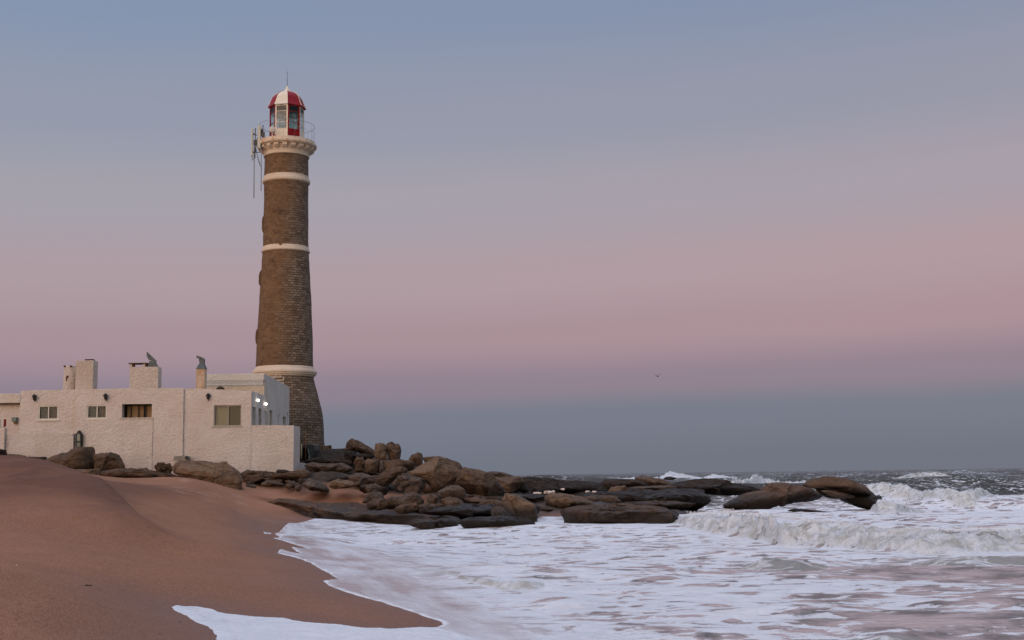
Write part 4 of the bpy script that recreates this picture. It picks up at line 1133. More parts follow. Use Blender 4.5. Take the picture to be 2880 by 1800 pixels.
sbox('chimney_cap', fx(227, 1012), fx(250, 1012), D1 + .7, D1 + 1.1, fz(238, 1013.5, D1 + .8), fz(238, 1010.5, D1 + .8), M['wood'], c2, .01)
c3 = chim(364, 445, 1031.5, D1 + .6, .75, M['chimney'])
d3 = D1 + .6
sbox('cap_slab', fx(361.5, 1022, d3), fx(414, 1022, d3), d3 - .05, d3 + .75, fz(385, 1023, d3), fz(385, 1020.5, d3), M['wood'], c3, .01)
for a, b in ((364, 371), (373, 377.5), (402, 408), (410, 413.5)):
    sbox('cap_post', fx(a, 1027, d3), fx(b, 1027, d3), d3 + .02, d3 + .2, fz(385, 1031.7, d3), fz(385, 1023.2, d3), M['chimney'] if a in (364, 402) else M['wood'], c3, 0)
def polyext(name, pts, d, dep, mat, parent, smooth=False):
    bm = bmesh.new()
    A = [bm.verts.new(at(x, y, d)) for x, y in pts]; B = [bm.verts.new(at(x, y, d) + Vector((0, dep, 0))) for x, y in pts]
    bm.faces.new(A); bm.faces.new(B[::-1])
    for i in range(len(pts)): bm.faces.new((A[i], B[i], B[(i + 1) % len(pts)], A[(i + 1) % len(pts)]))
    return part(name, bm, mat, parent, smooth)
z8 = lambda x, y: (340 + x / 6.3, 980 + y / 6.3)
hood = polyext('cowl_base', [z8(455, 318), z8(500, 268), z8(498, 215), z8(590, 240), z8(600, 270), z8(642, 320)], d3 + .1, .5, M['zinc'], c3)
polyext('cowl_vane', [z8(455, 55), z8(545, 140), z8(632, 222), z8(600, 245), z8(540, 222), z8(480, 190), z8(468, 150), z8(456, 145)], d3 + .28, .14, M['zinc'], c3)
d4 = D1 + .55
c4 = sbox('chimney', fx(551, 1060, d4), fx(575.5, 1060, d4), d4, d4 + .55, fz(560, 1112, d4), fz(563, 1036, d4), M['stucco_rust'], house, .02)
def frust(bm, x0, x1, y0, y1, z0, X0, X1, Y0, Y1, z1):
    a = [bm.verts.new(p) for p in ((x0, y0, z0), (x1, y0, z0), (x1, y1, z0), (x0, y1, z0))]; b = [bm.verts.new(p) for p in ((X0, Y0, z1), (X1, Y0, z1), (X1, Y1, z1), (X0, Y1, z1))]
    bm.faces.new(a[::-1]); bm.faces.new(b)
    for i in range(4): bm.faces.new((a[i], a[(i + 1) % 4], b[(i + 1) % 4], b[i]))
bm = bmesh.new()
frust(bm, fx(551.5, 1036, d4), fx(576.5, 1036, d4), d4 - .05, d4 + .6, fz(563, 1037, d4), fx(558, 1022, d4), fx(572, 1022, d4), d4 + .12, d4 + .42, fz(565, 1023, d4))
frust(bm, fx(559, 1022, d4), fx(572, 1022, d4), d4 + .13, d4 + .41, fz(565, 1023, d4), fx(560, 1010, d4), fx(572.3, 1010, d4), d4 + .14, d4 + .40, fz(565, 1009, d4))
part('cowl_base', bm, M['zinc'], c4)
polyext('cowl_elbow', [(552, 999.5), (561, 1002), (570, 1006), (573, 1010), (572.5, 1019), (567, 1018), (567, 1009), (563, 1008.5), (560, 1017), (559, 1008), (553, 1007)], d4 + .12, .3, M['zinc'], c4)

# wall lanterns
def lantern(px, py, d, label):
    p = at(px, py, d)
    t = empty('wall_lantern', p, label, 'wall lantern', 'dark lanterns on the front of the house')
    bm = bmesh.new()
    lathe(bm, [(.02, p.z + .24), (.07, p.z + .20), (.15, p.z + .10), (.155, p.z + .07)], p.x, d - .16, 8); part('hood', bm, M['iron'], t)
    bm = bmesh.new(); lathe(bm, [(.12, p.z + .068), (.07, p.z - .12), (.02, p.z - .15)], p.x, d - .16, 6); part('lamp_body', bm, plain('smoked_lamp_glass', (.03, .02, .012), .3), t)
    bm = bmesh.new(); tube(bm, [(p.x, d - .16, p.z - .14), (p.x, d - .10, p.z - .22), (p.x, d + .02, p.z - .10)], .02, 6); box(bm, p.x - .05, p.x + .05, d - .0, d + .03, p.z - .16, p.z + .02); part('bracket', bm, M['iron'], t)
lantern(99, 1119.5, D1 + .12, 'dark wall lantern above the leftmost small window of the house')
lantern(299, 1117.6, D1 - .02, 'dark wall lantern above the second window, under the roofline between the wide chimneys')
lantern(587, 1117, D1 + .14, 'dark wall lantern beside the largest curtained window, right of the vertical wall joint')
for px, py, lb in ((720, 1126, 'glowing white round lamp nearer the house corner, on the shaded side wall'), (742, 1136.3, 'glowing white round lamp at the corner of the taller white annexe')):
    y = ydep(px); p = at(px, py, y)
    t = empty('globe_lamp', p, lb, 'lamp', 'lit lamps on the side wall')
    bm = bmesh.new(); bmesh.ops.create_icosphere(bm, subdivisions=3, radius=.078, matrix=Matrix.Translation(p + Vector((.13, 0, .0)))); part('bulb', bm, M['lit'], t, True)
    bm = bmesh.new(); tube(bm, [p + Vector((-.02, 0, -.05)), p + Vector((.03, -.02, -.1)), p + Vector((.10, 0, -.08))], .035, 6); part('lamp_holder', bm, M['iron'], t, True)
# taller annexe behind
annex = empty('tall_annexe', (fx(700, 1300, D2), D2 + 3, 2.2), 'taller white flat-roofed annexe with moulded cornice between the low house and the lighthouse', 'building')
zA = lambda px, py: at(px, py, D2).z
xl = fx(560, 1060, D2)
D2B = ydep(812)
sbox('front_wall', xl, XS - .001, D2, D2 + .35, zb_h, zA(660, 1070.3), M['cream'], annex, 0)
sbox('parapet', xl - .02, XS + .012, D2 - .16, D2 + .36, zA(660, 1070.3) + .002, zA(660, 1051.5), M['stucco_smooth'], annex, .02)
bm = bmesh.new()
zt_ = zA(660, 1070.3)
pr = [(-.16, zt_), (-.10, zt_ - .12), (-.06, zt_ - .20), (-.10, zt_ - .22), (-.10, zt_ - .29), (-.03, zt_ - .32), (.0, zt_ - .36), (.02, zt_)]
A = [bm.verts.new((xl, D2 + a, z)) for a, z in pr]; B = [bm.verts.new((XS - .06, D2 + a, z)) for a, z in pr]
bm.faces.new(A); bm.faces.new(B[::-1])
for i in range(len(pr)): bm.faces.new((A[i], B[i], B[(i + 1) % len(pr)], A[(i + 1) % len(pr)]))
part('cornice', bm, plain('grey_cream_moulding', (.52, .51, .47), .8), annex)
h3 = (ydep(756.7), ydep(765), 1.0, zs_(761, 1154)); h4 = (ydep(794.8), ydep(802), 1.0, zs_(798, 1172))
sidewall('side_wall', XS + .010, D2 + .36, D2B, zA(742, 1051.5), at(812, 1088, D2B).z, zb_h, [h3, h4], .3, M['stucco_smooth'], annex)
sbox('roof', xl, XS - .3, D2 + .37, D2B, zA(660, 1062) - .6, zA(660, 1062) - .5, M['stucco_smooth'], annex, 0)
sbox('rear_wall', xl, XS - .3, D2B - .3, D2B - .002, zb_h, at(812, 1088, D2B).z, M['stucco_smooth'], annex, 0)
for hh in (h3, h4):
    bm = bmesh.new(); box(bm, XS - .24, XS - .22, hh[0] - .1, hh[1] + .1, 1.8, hh[3] + .1); wd = part('side_window', bm, M['darkin'], annex)
    bm = bmesh.new(); box(bm, XS - .21, XS - .12, hh[1] - .62, hh[1] - .06, 1.8, hh[3] - .08); part('curtain', bm, plain('yellow_cream_curtain', (.50, .42, .20), .9), wd)
bm = bmesh.new(); y_ = ydep(749.5); zt__ = zs_(749.5, 1085); tube(bm, [(XS + .05, y_, 2.2), (XS + .05, y_, zt__), (XS - .02, y_, zt__ + .06)], .045, 8); part('downpipe', bm, M['pipe_cream'], annex, True)
for px, py in ((745.5, 1154), (782.5, 1167), (807, 1160.5)):
    y = ydep(px); z = zs_(px, py)
    bm = bmesh.new(); box(bm, XS + .012, XS + .12, y - .10, y + .10, z - .06, z + .06); tube(bm, [(XS + .04, y, z - .05), (XS + .04, y, 2.4)], .02, 6); part('pipe_fitting', bm, M['pipe_cream'], annex)
vt = empty('roof_vent', at(620, 1097, D2 - 1.2), 'small brown domed vent poking above the parapet in front of the annexe', 'roof vent')
p = at(620, 1096, D2 - 1.2)
bm = bmesh.new(); lathe(bm, [(.10, p.z - .45), (.10, p.z), (.27, p.z), (.26, p.z + .06), (.17, p.z + .17), (.02, p.z + .23)], p.x, p.y, 20); part('vent_cap', bm, M['wood'], vt, True)

# the terrace wall
DT = 77.4
tw = empty('terrace_wall', (fx(765), D1 + .3, 2.0), 'high rough white terrace wall at the right-hand corner of the house, above the rocks', 'wall')
zT = lambda px, py: fz(px, py)
wallgrid('front_face', D1 + .12, XS + .003, fx(825), lambda x: np.interp(x, [XS, fx(825)], [zT(705, 1195.3), zT(825, 1195.8)]), 1.6, [], .3, M['stucco'], tw, seed=5)
yb_ = D1 * (825 - 1440.) / (844 - 1440.)
sbox('side_face', fx(825) - .3, fx(825) - .001, D1 + .425, yb_, 1.6, zT(825, 1195.8) - .02, M['stucco'], tw, .02)
sbox('terrace_floor', XS + .02, fx(825) - .31, D1 + .43, yb_ + 8, 1.7, zT(765, 1300), M['stucco'], tw, 0)
# low wall on the left
lw = empty('garden_wall', (fx(117), D1 - .3, 2.8), 'low white stucco wall in front of the left end of the house', 'wall')
wallgrid('wall_face', D1 - .28, fx(24), fx(212), fz(117, 1220.5), 1.8, [], .28, M['stucco_grey'], lw, seed=6)
gp = empty('gate_post', (fx(14), D1 - .4, 3), 'pale plastered post with a white panel at the far left edge', 'post')
sbox('post', fx(-12), fx(23), D1 - .5, D1 - .1, 2.0, fz(10, 1204), M['stucco'], gp)
sbox('white_panel', fx(-14), fx(7.5), D1 - .55, D1 - .2, fz(3, 1203.5), fz(3, 1179), plain('bluish_white_panel', (.60, .60, .62), .6), gp, .01)
sbox('grey_panel', fx(8), fx(18.5), D1 - .45, D1 - .2, fz(3, 1203.5), fz(3, 1179.5), M['pipe_cream'], gp, .01)
sbox('red_edge', fx(18.8), fx(20.8), D1 - .45, D1 - .2, fz(3, 1200), fz(3, 1180), M['redframe'], gp, 0)
lt = empty('lean_to', (fx(20), D1 + 3, 3), 'pale lean-to with white fascia and ragged tile edge, beyond the left house end', 'building')
dl = D1 + 2.2
sbox('wall', fx(-60, 1200, dl), fx(56, 1200, dl), dl + .2, dl + .5, 1.8, fz(20, 1137, dl), M['stucco_rust'] if 0 else M['stucco'], lt, 0)
sbox('fascia', fx(-60, 1120, dl), fx(56, 1120, dl), dl, dl + .5, fz(20, 1134.5, dl), fz(20, 1107, dl), M['stucco_smooth'], lt, .02)
bm = bmesh.new()
for i in range(26):
    x = fx(-60 + i * 4.6, 1136, dl); tube(bm, [(x, dl - .05, fz(20, 1135.6, dl)), (x, dl + .4, fz(20, 1135.6, dl) + .06)], .055, 6)
part('tile_edge', bm, M['roofed'], lt)
mb = empty('meter_box', at(40, 1186, dl), 'small grey-green box fixed to the pale wall of the lean-to', 'meter box')
sbox('box', fx(34, 1180, dl), fx(47, 1180, dl), dl - .1, dl + .2, fz(40, 1186, dl), fz(40, 1173.5, dl), plain('grey_green_box', (.16, .20, .18), .7), mb, .02)
sbox('conduit', fx(37, 1190, dl), fx(46, 1190, dl), dl + .05, dl + .2, fz(40, 1192.5, dl), fz(40, 1186.3, dl), plain('brown_conduit', (.22, .13, .09), .8), mb, .02)
# pointed glazed lamp niche
nz = lambda x, y: (x / 6.722, 1160 + y / 6.722)
gl = empty('pointed_glazed_niche', at(220, 1258, D1 - .1), 'tall narrow dark niche with pointed top and greenish glass, above the big wedge rock', 'niche')
arch = [nz(1435, 660), nz(1432, 400), nz(1450, 395), nz(1462, 362), nz(1483, 340), nz(1505, 362), nz(1515, 395), nz(1535, 400), nz(1532, 660)]
polyext('frame', arch, D1 - .30, .45, M['iron'], gl)
polyext('upper_glass', [nz(1455, 540), nz(1455, 440), nz(1466, 410), nz(1483, 395), nz(1500, 410), nz(1512, 440), nz(1512, 540)], D1 - .315, .01, plain('green_grey_glass', (.13, .17, .15), .2, .5), gl)
polyext('lower_glass', [nz(1452, 650), nz(1452, 568), nz(1516, 568), nz(1516, 650)], D1 - .315, .01, plain('dark_green_glass', (.055, .09, .075), .2, .5), gl)
# small concrete plinth at the foot of the wall joint
ft = empty('concrete_plinth', at(505, 1288, D1 - .4), 'low grey concrete block at the foot of the vertical wall joint, on the long rock', 'plinth')
polyext('block', [z8(0, 0), z8(1, 0), z8(1, 1)] and [(486, 1295), (490, 1283), (520, 1282), (528, 1283.5), (529, 1292), (527, 1297)], D1 - .7, .6, plain('weathered_concrete', (.26, .24, .20), .9, .2, 0, .3, 4), ft)
polyext('drain_stub', [(520.5, 1291), (520.5, 1283), (528.5, 1283), (529.5, 1292)], D1 - .76, .05, M['tarp'], ft)

# ------------------------------------------------------------------ rocks
S5 = lambda pts: [(640 + x / 4.321, 1180 + y / 4.321) for x, y in pts]
S6 = lambda pts: [(1100 + x / 4.033, 1180 + y / 4.033) for x, y in pts]
S7 = lambda pts: [(1600 + x / 3.78, 1280 + y / 3.78) for x, y in pts]
S8 = lambda pts: [(2200 + x / 3.559, 1280 + y / 3.559) for x, y in pts]
S3 = lambda pts: [(x / 2.7, 1240 + y / 2.7) for x, y in pts]
_rk = [0]
def rock(label, pts, d, T, mat='rock', rough=.06, n=2.7, facets=6, sub=5, name='boulder', cat='rock', kind=None, crack=0.0, group='boulders and slabs heaped along the point', lay=0.0, parent=None, sink=.3):
    """A boulder whose front outline is pts (pixels) at distance d, with real thickness T to either side of that plane."""
    _rk[0] += 1; sd = _rk[0]
    rs = np.random.RandomState(sd * 7 + 1)
    P = np.array([(lambda v: (v.x, v.z))(at(x, y, d)) for x, y in pts])
    # centroid of the outline
    a = P; b = np.roll(P, -1, 0); cr = a[:, 0] * b[:, 1] - b[:, 0] * a[:, 1]; ar = cr.sum() / 2
    c = np.array([((a[:, 0] + b[:, 0]) * cr).sum(), ((a[:, 1] + b[:, 1]) * cr).sum()]) / (6 * ar)
    Q = P - c
    def radius(th):
        dx, dz = np.cos(th), np.sin(th); best = np.full(th.shape, 1e-3)
        for (x0, z0), (x1, z1) in zip(Q, np.roll(Q, -1, 0)):
            ex, ez = x1 - x0, z1 - z0
            den = dx * ez - dz * ex; den = np.where(np.abs(den) < 1e-9, 1e-9, den)
            t = (x0 * ez - z0 * ex) / den; u = (x0 * dz - z0 * dx) / den
            ok = (t > 0) & (u >= -1e-6) & (u <= 1 + 1e-6)
            best = np.where(ok, np.maximum(best, t), best)
        return best
    bm = bmesh.new(); bmesh.ops.create_icosphere(bm, subdivisions=sub, radius=1)
    V = np.array([v.co[:] for v in bm.verts])
    dx, dy, dz = V.T
    th = np.arctan2(dz, dx); ts = np.linspace(-math.pi, math.pi, 721); rt = radius(ts)
    kk = np.ones(7) / 7; rt = np.convolve(np.r_[rt[-4:-1], rt, rt[1:4]], kk, 'valid')[:721]
    r = np.interp(th, ts, rt)
    rho = np.hypot(dx, dz); s = 1 / (rho ** n + np.abs(dy) ** n) ** (1 / n)
    ux, uy, uz = np.cos(th) * rho * s, dy * s, np.sin(th) * rho * s
    # broken faces, on the front and top; leave the outline alone
    size = math.sqrt(abs(ar))
    U = np.stack([ux, uy, uz], 1)
    rho_s = rho * s
    for k in range(facets):
        nv = np.array([rs.uniform(-1, 1), rs.choice([-1, -1, -1, 1]) * rs.uniform(.5, 1.1), rs.uniform(-.5, 1)]); nv /= np.linalg.norm(nv)
        h = rs.uniform(.66, .86)
        o = np.clip(U @ nv - h, 0, None) * .92
        U = U - o[:, None] * nv
    ux, uy, uz = U.T
    r0 = np.hypot(ux, uz)
    th2 = np.arctan2(uz, ux); r2 = np.interp(th2, ts, rt)
    X = c[0] + r2 * ux; Z = c[1] + r2 * uz; Y = d + T * uy
    q = 1.3 / max(size, .5)
    nz_ = fbm(X * q * 1.1 + sd, Y * q * 1.1, Z * q * 1.6, o=5)
    rg = fbm(X * q * .8 + sd * 3, Y * q * .8, Z * q * 2.2, o=4, ridge=True)
    A_ = rough * size
    gx, gy, gz = ux, uy, uz
    gl_ = np.sqrt(gx ** 2 + gy ** 2 + gz ** 2) + 1e-6
    dd = A_ * (nz_ * 1.9 - sstep(.55, .8, rg) * (.5 + crack * 2))
    X += gx / gl_ * dd; Y += gy / gl_ * dd; Z += gz / gl_ * dd
    Z = np.where(Z < c[1], c[1] + (Z - c[1]) * (1 + sink * .5) - sink * .5 * np.clip((c[1] - Z) / size, 0, 1), Z)
    fine = fbm(X * 3.2 + sd, Y * 3.2, Z * 4.2, o=4); fr_ = fbm(X * 1.9 + sd, Y * 1.9, Z * 2.6, o=4, ridge=True); gv = sstep(.50, .72, fr_)
    kf = (.5 if size > 1.6 and rough < .05 else 1.0)
    Y += kf * (fine * .11 + gv * .09 * min(1, size / 1.5)); Z += kf * (fine * .05 - gv * .04 * min(1, size / 1.5))
    if lay:                                    # bedded stone: the beds step in and out
        f = Z / lay + fbm(X * .5, Y * .5, o=3) * 1.4
        st = (f - np.floor(f)); Y += (sstep(0, .25, st) - sstep(.75, 1, st)) * lay * -.45
    for v, x, y, z in zip(bm.verts, X, Y, Z): v.co = (x, y, z)
    for f in bm.faces: f.smooth = True
    o = part(name, bm, M[mat], parent, True)
    if kind: o['kind'] = kind
    else: tag(o, label, cat, group)
    return o

# bedrock that carries the boulders
bed = lambda pts, d, T, mat='rock', **k: rock(None, pts, d, T, mat, kind='structure', name='bedrock', **k)
bed(S5([(880, 500), (900, 440), (1040, 400), (1250, 362), (1420, 360), (1600, 420), (1800, 455), (2200, 500), (2420, 560), (2500, 760), (2420, 1000), (1700, 900), (1250, 760), (1000, 730), (880, 650)]), 88, 7, 'rock_dark', rough=.05, facets=8, sub=6)
bed(S6([(-200, 640), (100, 560), (400, 500), (800, 600), (1180, 640), (1600, 690), (1700, 800), (1500, 900), (1000, 960), (500, 960), (0, 900), (-250, 800)]), 78, 5, 'rock', rough=.03, facets=6, sub=6)
bed(S5([(640, 700), (1000, 690), (1500, 720), (1800, 760), (1700, 800), (1250, 780), (1000, 760), (600, 760)]), 78, 3, 'rock_dark', rough=.03)
bed(S6([(330, 1010), (600, 960), (1000, 940), (1300, 950), (1500, 1000), (1500, 1060), (1100, 1080), (700, 1060), (330, 1060)]), 61, 4, 'rock_dark', rough=.03)

R = rock
# --- skyline pile beside the lighthouse
R('wedge-shaped brown boulder with sloping right edge, topmost on the skyline right of the lighthouse', S5([(1425, 330), (1440, 275), (1505, 228), (1560, 240), (1700, 315), (1785, 360), (1795, 430), (1740, 420), (1650, 400), (1560, 385), (1470, 370), (1425, 375)]), 84, 1.3, 'rock', facets=4)
R('left half of the split rounded boulder pair standing on the skyline', S5([(1783, 330), (1800, 295), (1850, 278), (1900, 282), (1925, 310), (1940, 400), (1950, 455), (1860, 480), (1800, 455), (1783, 390)]), 82, .75, 'rock_tan', rough=.03)
R('right half of the split boulder pair, notched at the top, on the skyline', S5([(1925, 300), (1985, 262), (2010, 268), (2040, 296), (2075, 285), (2100, 320), (2107, 380), (2092, 470), (2000, 490), (1952, 455), (1936, 380)]), 82.3, .85, 'rock', rough=.04)
R('small upright blocky rock alone on the skyline between the split pair and the huge boulder', S5([(2200, 480), (2240, 420), (2320, 395), (2362, 408), (2372, 450), (2368, 520), (2335, 548), (2290, 520), (2230, 500)]), 80, .7, 'rock', facets=6)
R('low flat slab lying under the split boulder pair', S5([(1850, 492), (2100, 482), (2240, 500), (2290, 540), (2210, 605), (2050, 600), (1900, 610), (1860, 560)]), 79, 1.6, 'rock', facets=5)
R('pale upright stone like a short post wedged in the pile', S5([(1850, 492), (1900, 490), (1908, 615), (1838, 620), (1850, 560)]), 78, .25, 'rock_grey', rough=.03, facets=3, sub=4)
R('square dark block left of the pale upright stone', S5([(1680, 500), (1700, 472), (1840, 475), (1846, 560), (1830, 622), (1700, 636), (1670, 580)]), 78.4, .8, 'rock', rough=.03, n=3.5)
R('ridged upright rock below the skyline wedge boulder', S5([(1540, 480), (1560, 440), (1650, 455), (1680, 520), (1668, 580), (1700, 640), (1545, 645), (1530, 560)]), 79, .8, 'rock', crack=.6)
R('dark rock directly underneath the skyline wedge boulder', S5([(1420, 380), (1500, 375), (1640, 400), (1780, 440), (1770, 470), (1690, 480), (1640, 470), (1560, 450), (1540, 520), (1460, 540), (1410, 460)]), 82, 1.2, 'rock_dark')
R('broad cracked slab right beside the foot of the terrace wall', S5([(870, 548), (950, 530), (1050, 512), (1200, 528), (1400, 522), (1480, 560), (1540, 602), (1440, 622), (1290, 652), (1130, 642), (1000, 600)]), 76, 1.8, 'rock_grey', crack=.8, facets=6)
R('long low rock behind the broad cracked slab, under the stone wall', S5([(920, 500), (1050, 460), (1250, 470), (1420, 465), (1530, 520), (1500, 560), (1350, 530), (1100, 520), (930, 530)]), 79, 1.2, 'rock_dark', rough=.08)
R('dark boulder tucked under the right end of the broad cracked slab', S5([(1470, 690), (1560, 645), (1700, 650), (1770, 690), (1785, 740), (1700, 792), (1580, 785), (1500, 740)]), 71, 1.0, 'rock_grey', facets=6)
R('large smooth sloping boulder in the middle of the pile, rising to the right', S5([(1790, 705), (1880, 640), (1960, 585), (2100, 558), (2190, 600), (2180, 640), (2050, 690), (1980, 752), (1860, 775), (1790, 745)]), 73, 1.4, 'rock', rough=.03, facets=3)
R('dark ridged boulder leaning toward the sea below the sloping one', S5([(2020, 740), (2060, 672), (2130, 640), (2250, 678), (2405, 710), (2395, 800), (2330, 872), (2200, 882), (2080, 842)]), 66, 1.3, 'rock_grey', crack=.9, facets=7)
R('rounded sandy-tan low boulder half buried in the sand', S5([(1235, 802), (1262, 745), (1340, 722), (1480, 738), (1585, 790), (1450, 818), (1300, 825)]), 68, 1.1, 'rock_tan', rough=.03, lay=.18)
R('small pale layered rock above the cone-shaped stone', S5([(1680, 800), (1750, 780), (1830, 800), (1815, 850), (1790, 870), (1720, 880), (1690, 840)]), 66, .5, 'rock_grey', lay=.15)
R('low cone-shaped rock between the two patches of orange sand', S5([(1630, 990), (1720, 880), (1800, 868), (1870, 885), (1915, 975), (1800, 1000), (1700, 1005)]), 63, .9, 'rock_grey')
R('low lumpy rock at the front of the sand patch, left of the rounded one', S5([(1675, 1010), (1750, 962), (1900, 955), (2050, 985), (2080, 1060), (1900, 1078), (1690, 1060)]), 61, .9, 'rock', rough=.07)
R('rounded lumpy boulder at the shore, below the dark ridged one', S5([(1930, 960), (1980, 925), (2100, 930), (2150, 895), (2250, 868), (2330, 900), (2392, 980), (2382, 1060), (2250, 1088), (2100, 1078), (1990, 1030)]), 60.5, .9, 'rock_grey', rough=.05)
R('smooth low grey rock sloping onto the orange sand below the terrace wall', S5([(905, 785), (965, 712), (1050, 732), (1150, 780), (1225, 835), (1215, 860), (1120, 850), (1020, 835), (950, 815)]), 68, 1.6, 'rock_grey', rough=.03, facets=3, sink=.4)
R('small flat stone on the sand in front of the dark overhang', S5([(405, 785), (455, 727), (560, 730), (640, 765), (745, 792), (560, 800), (420, 800)]), 66, .7, 'rock', rough=.05)
R('low dark block behind the tan boulder at the edge of the sand', S5([(1150, 770), (1200, 740), (1300, 690), (1480, 690), (1500, 740), (1340, 720), (1240, 790)]), 72, .8, 'rock_dark')
R('flat dark slab with a deep overhang just below the terrace wall corner', S5([(160, 660), (250, 615), (420, 622), (590, 632), (760, 640), (880, 600), (1000, 640), (998, 695), (920, 715), (760, 715), (690, 758), (600, 765), (450, 722), (280, 780), (195, 770), (150, 710)]), 71.5, 1.6, 'rock', rough=.05, lay=.22, sub=6)
R('small block of rough stone under the base of the terrace wall', S5([(580, 640), (605, 603), (700, 608), (765, 625), (760, 652), (640, 660)]), 73.6, .5, 'rock_dark', sub=4)
R('little lump of rubble at the wall base, right of the long rock', S5([(420, 660), (440, 620), (500, 622), (530, 640), (525, 668), (460, 672)]), 73.7, .4, 'rock', sub=4)
R('rough stones at the foot of the wall just right of the long rock', S5([(160, 690), (175, 640), (250, 605), (330, 620), (420, 640), (400, 690), (300, 700), (200, 720)]), 73.2, .6, 'rock_grey', rough=.09)
R('rounded rock at the right-hand foot of the terrace wall', S5([(790, 660), (800, 620), (870, 592), (960, 605), (1002, 640), (995, 690), (900, 708), (820, 700)]), 73.2, .8, 'rock_tan', rough=.06)
# --- the seaward boulders
R('huge rounded boulder with a pointed crest, biggest of the whole pile', S6([(205, 600), (300, 540), (380, 482), (500, 417), (545, 406), (620, 440), (740, 520), (792, 590), (785, 640), (720, 700), (660, 745), (540, 775), (480, 765), (390, 680), (330, 640), (240, 625)]), 68, 2.0, 'rock_tan', rough=.025, facets=4, sub=6)
R('dark crest of rock behind the huge pointed boulder', S6([(345, 425), (500, 418), (620, 428), (730, 468), (792, 500), (812, 532), (780, 600), (600, 560), (400, 520)]), 74, 1.3, 'rock', facets=5)
R('second huge boulder, sloping down to the sea on its right side', S6([(770, 590), (820, 535), (1000, 565), (1100, 600), (1170, 640), (1240, 740), (1282, 795), (1280, 845), (1100, 872), (960, 852), (850, 815), (720, 730), (750, 660)]), 67, 2.0, 'rock', rough=.025, facets=6, sub=6)
R('low grey hump of rock on the skyline just above the sea horizon', S6([(1060, 600), (1120, 588), (1200, 585), (1290, 600), (1405, 640), (1360, 665), (1200, 660), (1080, 650)]), 86, 2.5, 'rock_grey', rough=.02)
R('smooth brown ledge stepping down right of the second huge boulder', S6([(1165, 660), (1300, 645), (1470, 645), (1520, 700), (1440, 770), (1330, 830), (1270, 800), (1230, 740)]), 75, 3, 'rock_red', rough=.02, facets=4)
R('steep oblong boulder leaning left at the water, front of the seaward rocks', S6([(1248, 950), (1258, 890), (1295, 832), (1370, 836), (1480, 872), (1640, 960), (1672, 1040), (1600, 1082), (1370, 1075), (1300, 1030)]), 56, 1.0, 'rock_tan', rough=.03, facets=4, sink=1.2)
R('small squat boulder at the foot of the steep oblong one', S6([(1128, 1040), (1170, 990), (1240, 983), (1292, 1020), (1312, 1065), (1290, 1090), (1150, 1088)]), 54.5, .6, 'rock', rough=.05, sink=1.2)
R('little dark rock behind the squat boulder', S6([(1165, 935), (1200, 918), (1262, 920), (1275, 980), (1180, 995)]), 58, .5, 'rock', sub=4)
R('lumpy boulder left of the big double boulder at the pool', S6([(408, 890), (450, 835), (520, 850), (545, 905), (585, 960), (575, 1012), (480, 1014), (413, 990)]), 60, .8, 'rock', rough=.06)
R('upper boulder of the double one above the tidal pool', S6([(525, 810), (600, 760), (680, 738), (770, 745), (832, 790), (848, 845), (800, 885), (700, 900), (590, 880), (540, 850)]), 63, 1.1, 'rock_grey', rough=.03)
R('lower boulder of the double one, rounded, above the tidal pool', S6([(560, 905), (640, 870), (740, 885), (808, 920), (843, 970), (832, 1012), (720, 1028), (580, 1014), (545, 960)]), 60, 1.0, 'rock', rough=.04)
R('low reddish slab between the double boulder and the oblong one', S6([(820, 890), (960, 870), (1100, 900), (1250, 910), (1250, 950), (1150, 975), (950, 960), (840, 930)]), 62, 1.4, 'rock_red', lay=.14)
R('flat weathered step of rock below the second huge boulder', S6([(840, 855), (960, 850), (1080, 875), (1260, 870), (1270, 900), (1100, 910), (900, 900)]), 65, 1.3, 'rock', lay=.12)
R('dark shaded corner of rock beneath the slope of the second huge boulder', S6([(1090, 840), (1180, 690), (1240, 745), (1284, 800), (1280, 860), (1180, 880), (1100, 875)]), 65.8, .8, 'rock_dark', rough=.04)  # shade under the boulder put into this rock's dark colour
R('brown slanting slab above the cascade of white water', S6([(1735, 880), (1800, 840), (1900, 828), (2170, 860), (2330, 950), (2280, 985), (1900, 1010), (1800, 975), (1745, 925)]), 63, 1.8, 'rock_tan', rough=.03, facets=3)
R('black gully rock left of the brown slanting slab', S6([(1470, 870), (1600, 838), (1740, 850), (1760, 960), (1700, 990), (1640, 950), (1540, 900)]), 66, 1.4, 'rock_dark', rough=.07)
R('small reddish stones in the gully behind the oblong boulder', S6([(1640, 990), (1700, 960), (1800, 985), (1900, 1015), (1900, 1035), (1700, 1040), (1660, 1030)]), 61, .9, 'rock_red')
# --- the long dark reef
R('long dark reef ridge with skyline dips, left part behind the boulders', S6([(1400, 700), (1460, 648), (1620, 648), (1750, 655), (1880, 672), (2050, 690), (2200, 690), (2420, 720), (2450, 800), (2200, 860), (1900, 850), (1600, 850), (1400, 850), (1280, 800)]), 80, 6, 'rock_dark', rough=.075, facets=8, sub=6)
R('dark reef hump on the skyline left of the middle dip', S7([(340, 290), (400, 255), (520, 248), (700, 255), (830, 300), (800, 360), (560, 370), (380, 350)]), 92, 3, 'rock_dark', rough=.04)
R('low brown reef hump furthest out against the white surf', S7([(700, 240), (740, 228), (840, 222), (960, 245), (1060, 285), (1100, 320), (900, 330), (760, 300)]), 100, 3, 'rock', rough=.03)
R('tiny dark knob of reef poking out amid the surf', S7([(1000, 250), (1040, 226), (1090, 226), (1160, 244), (1100, 258), (1020, 256)]), 110, 1.2, 'rock_dark', sub=4)
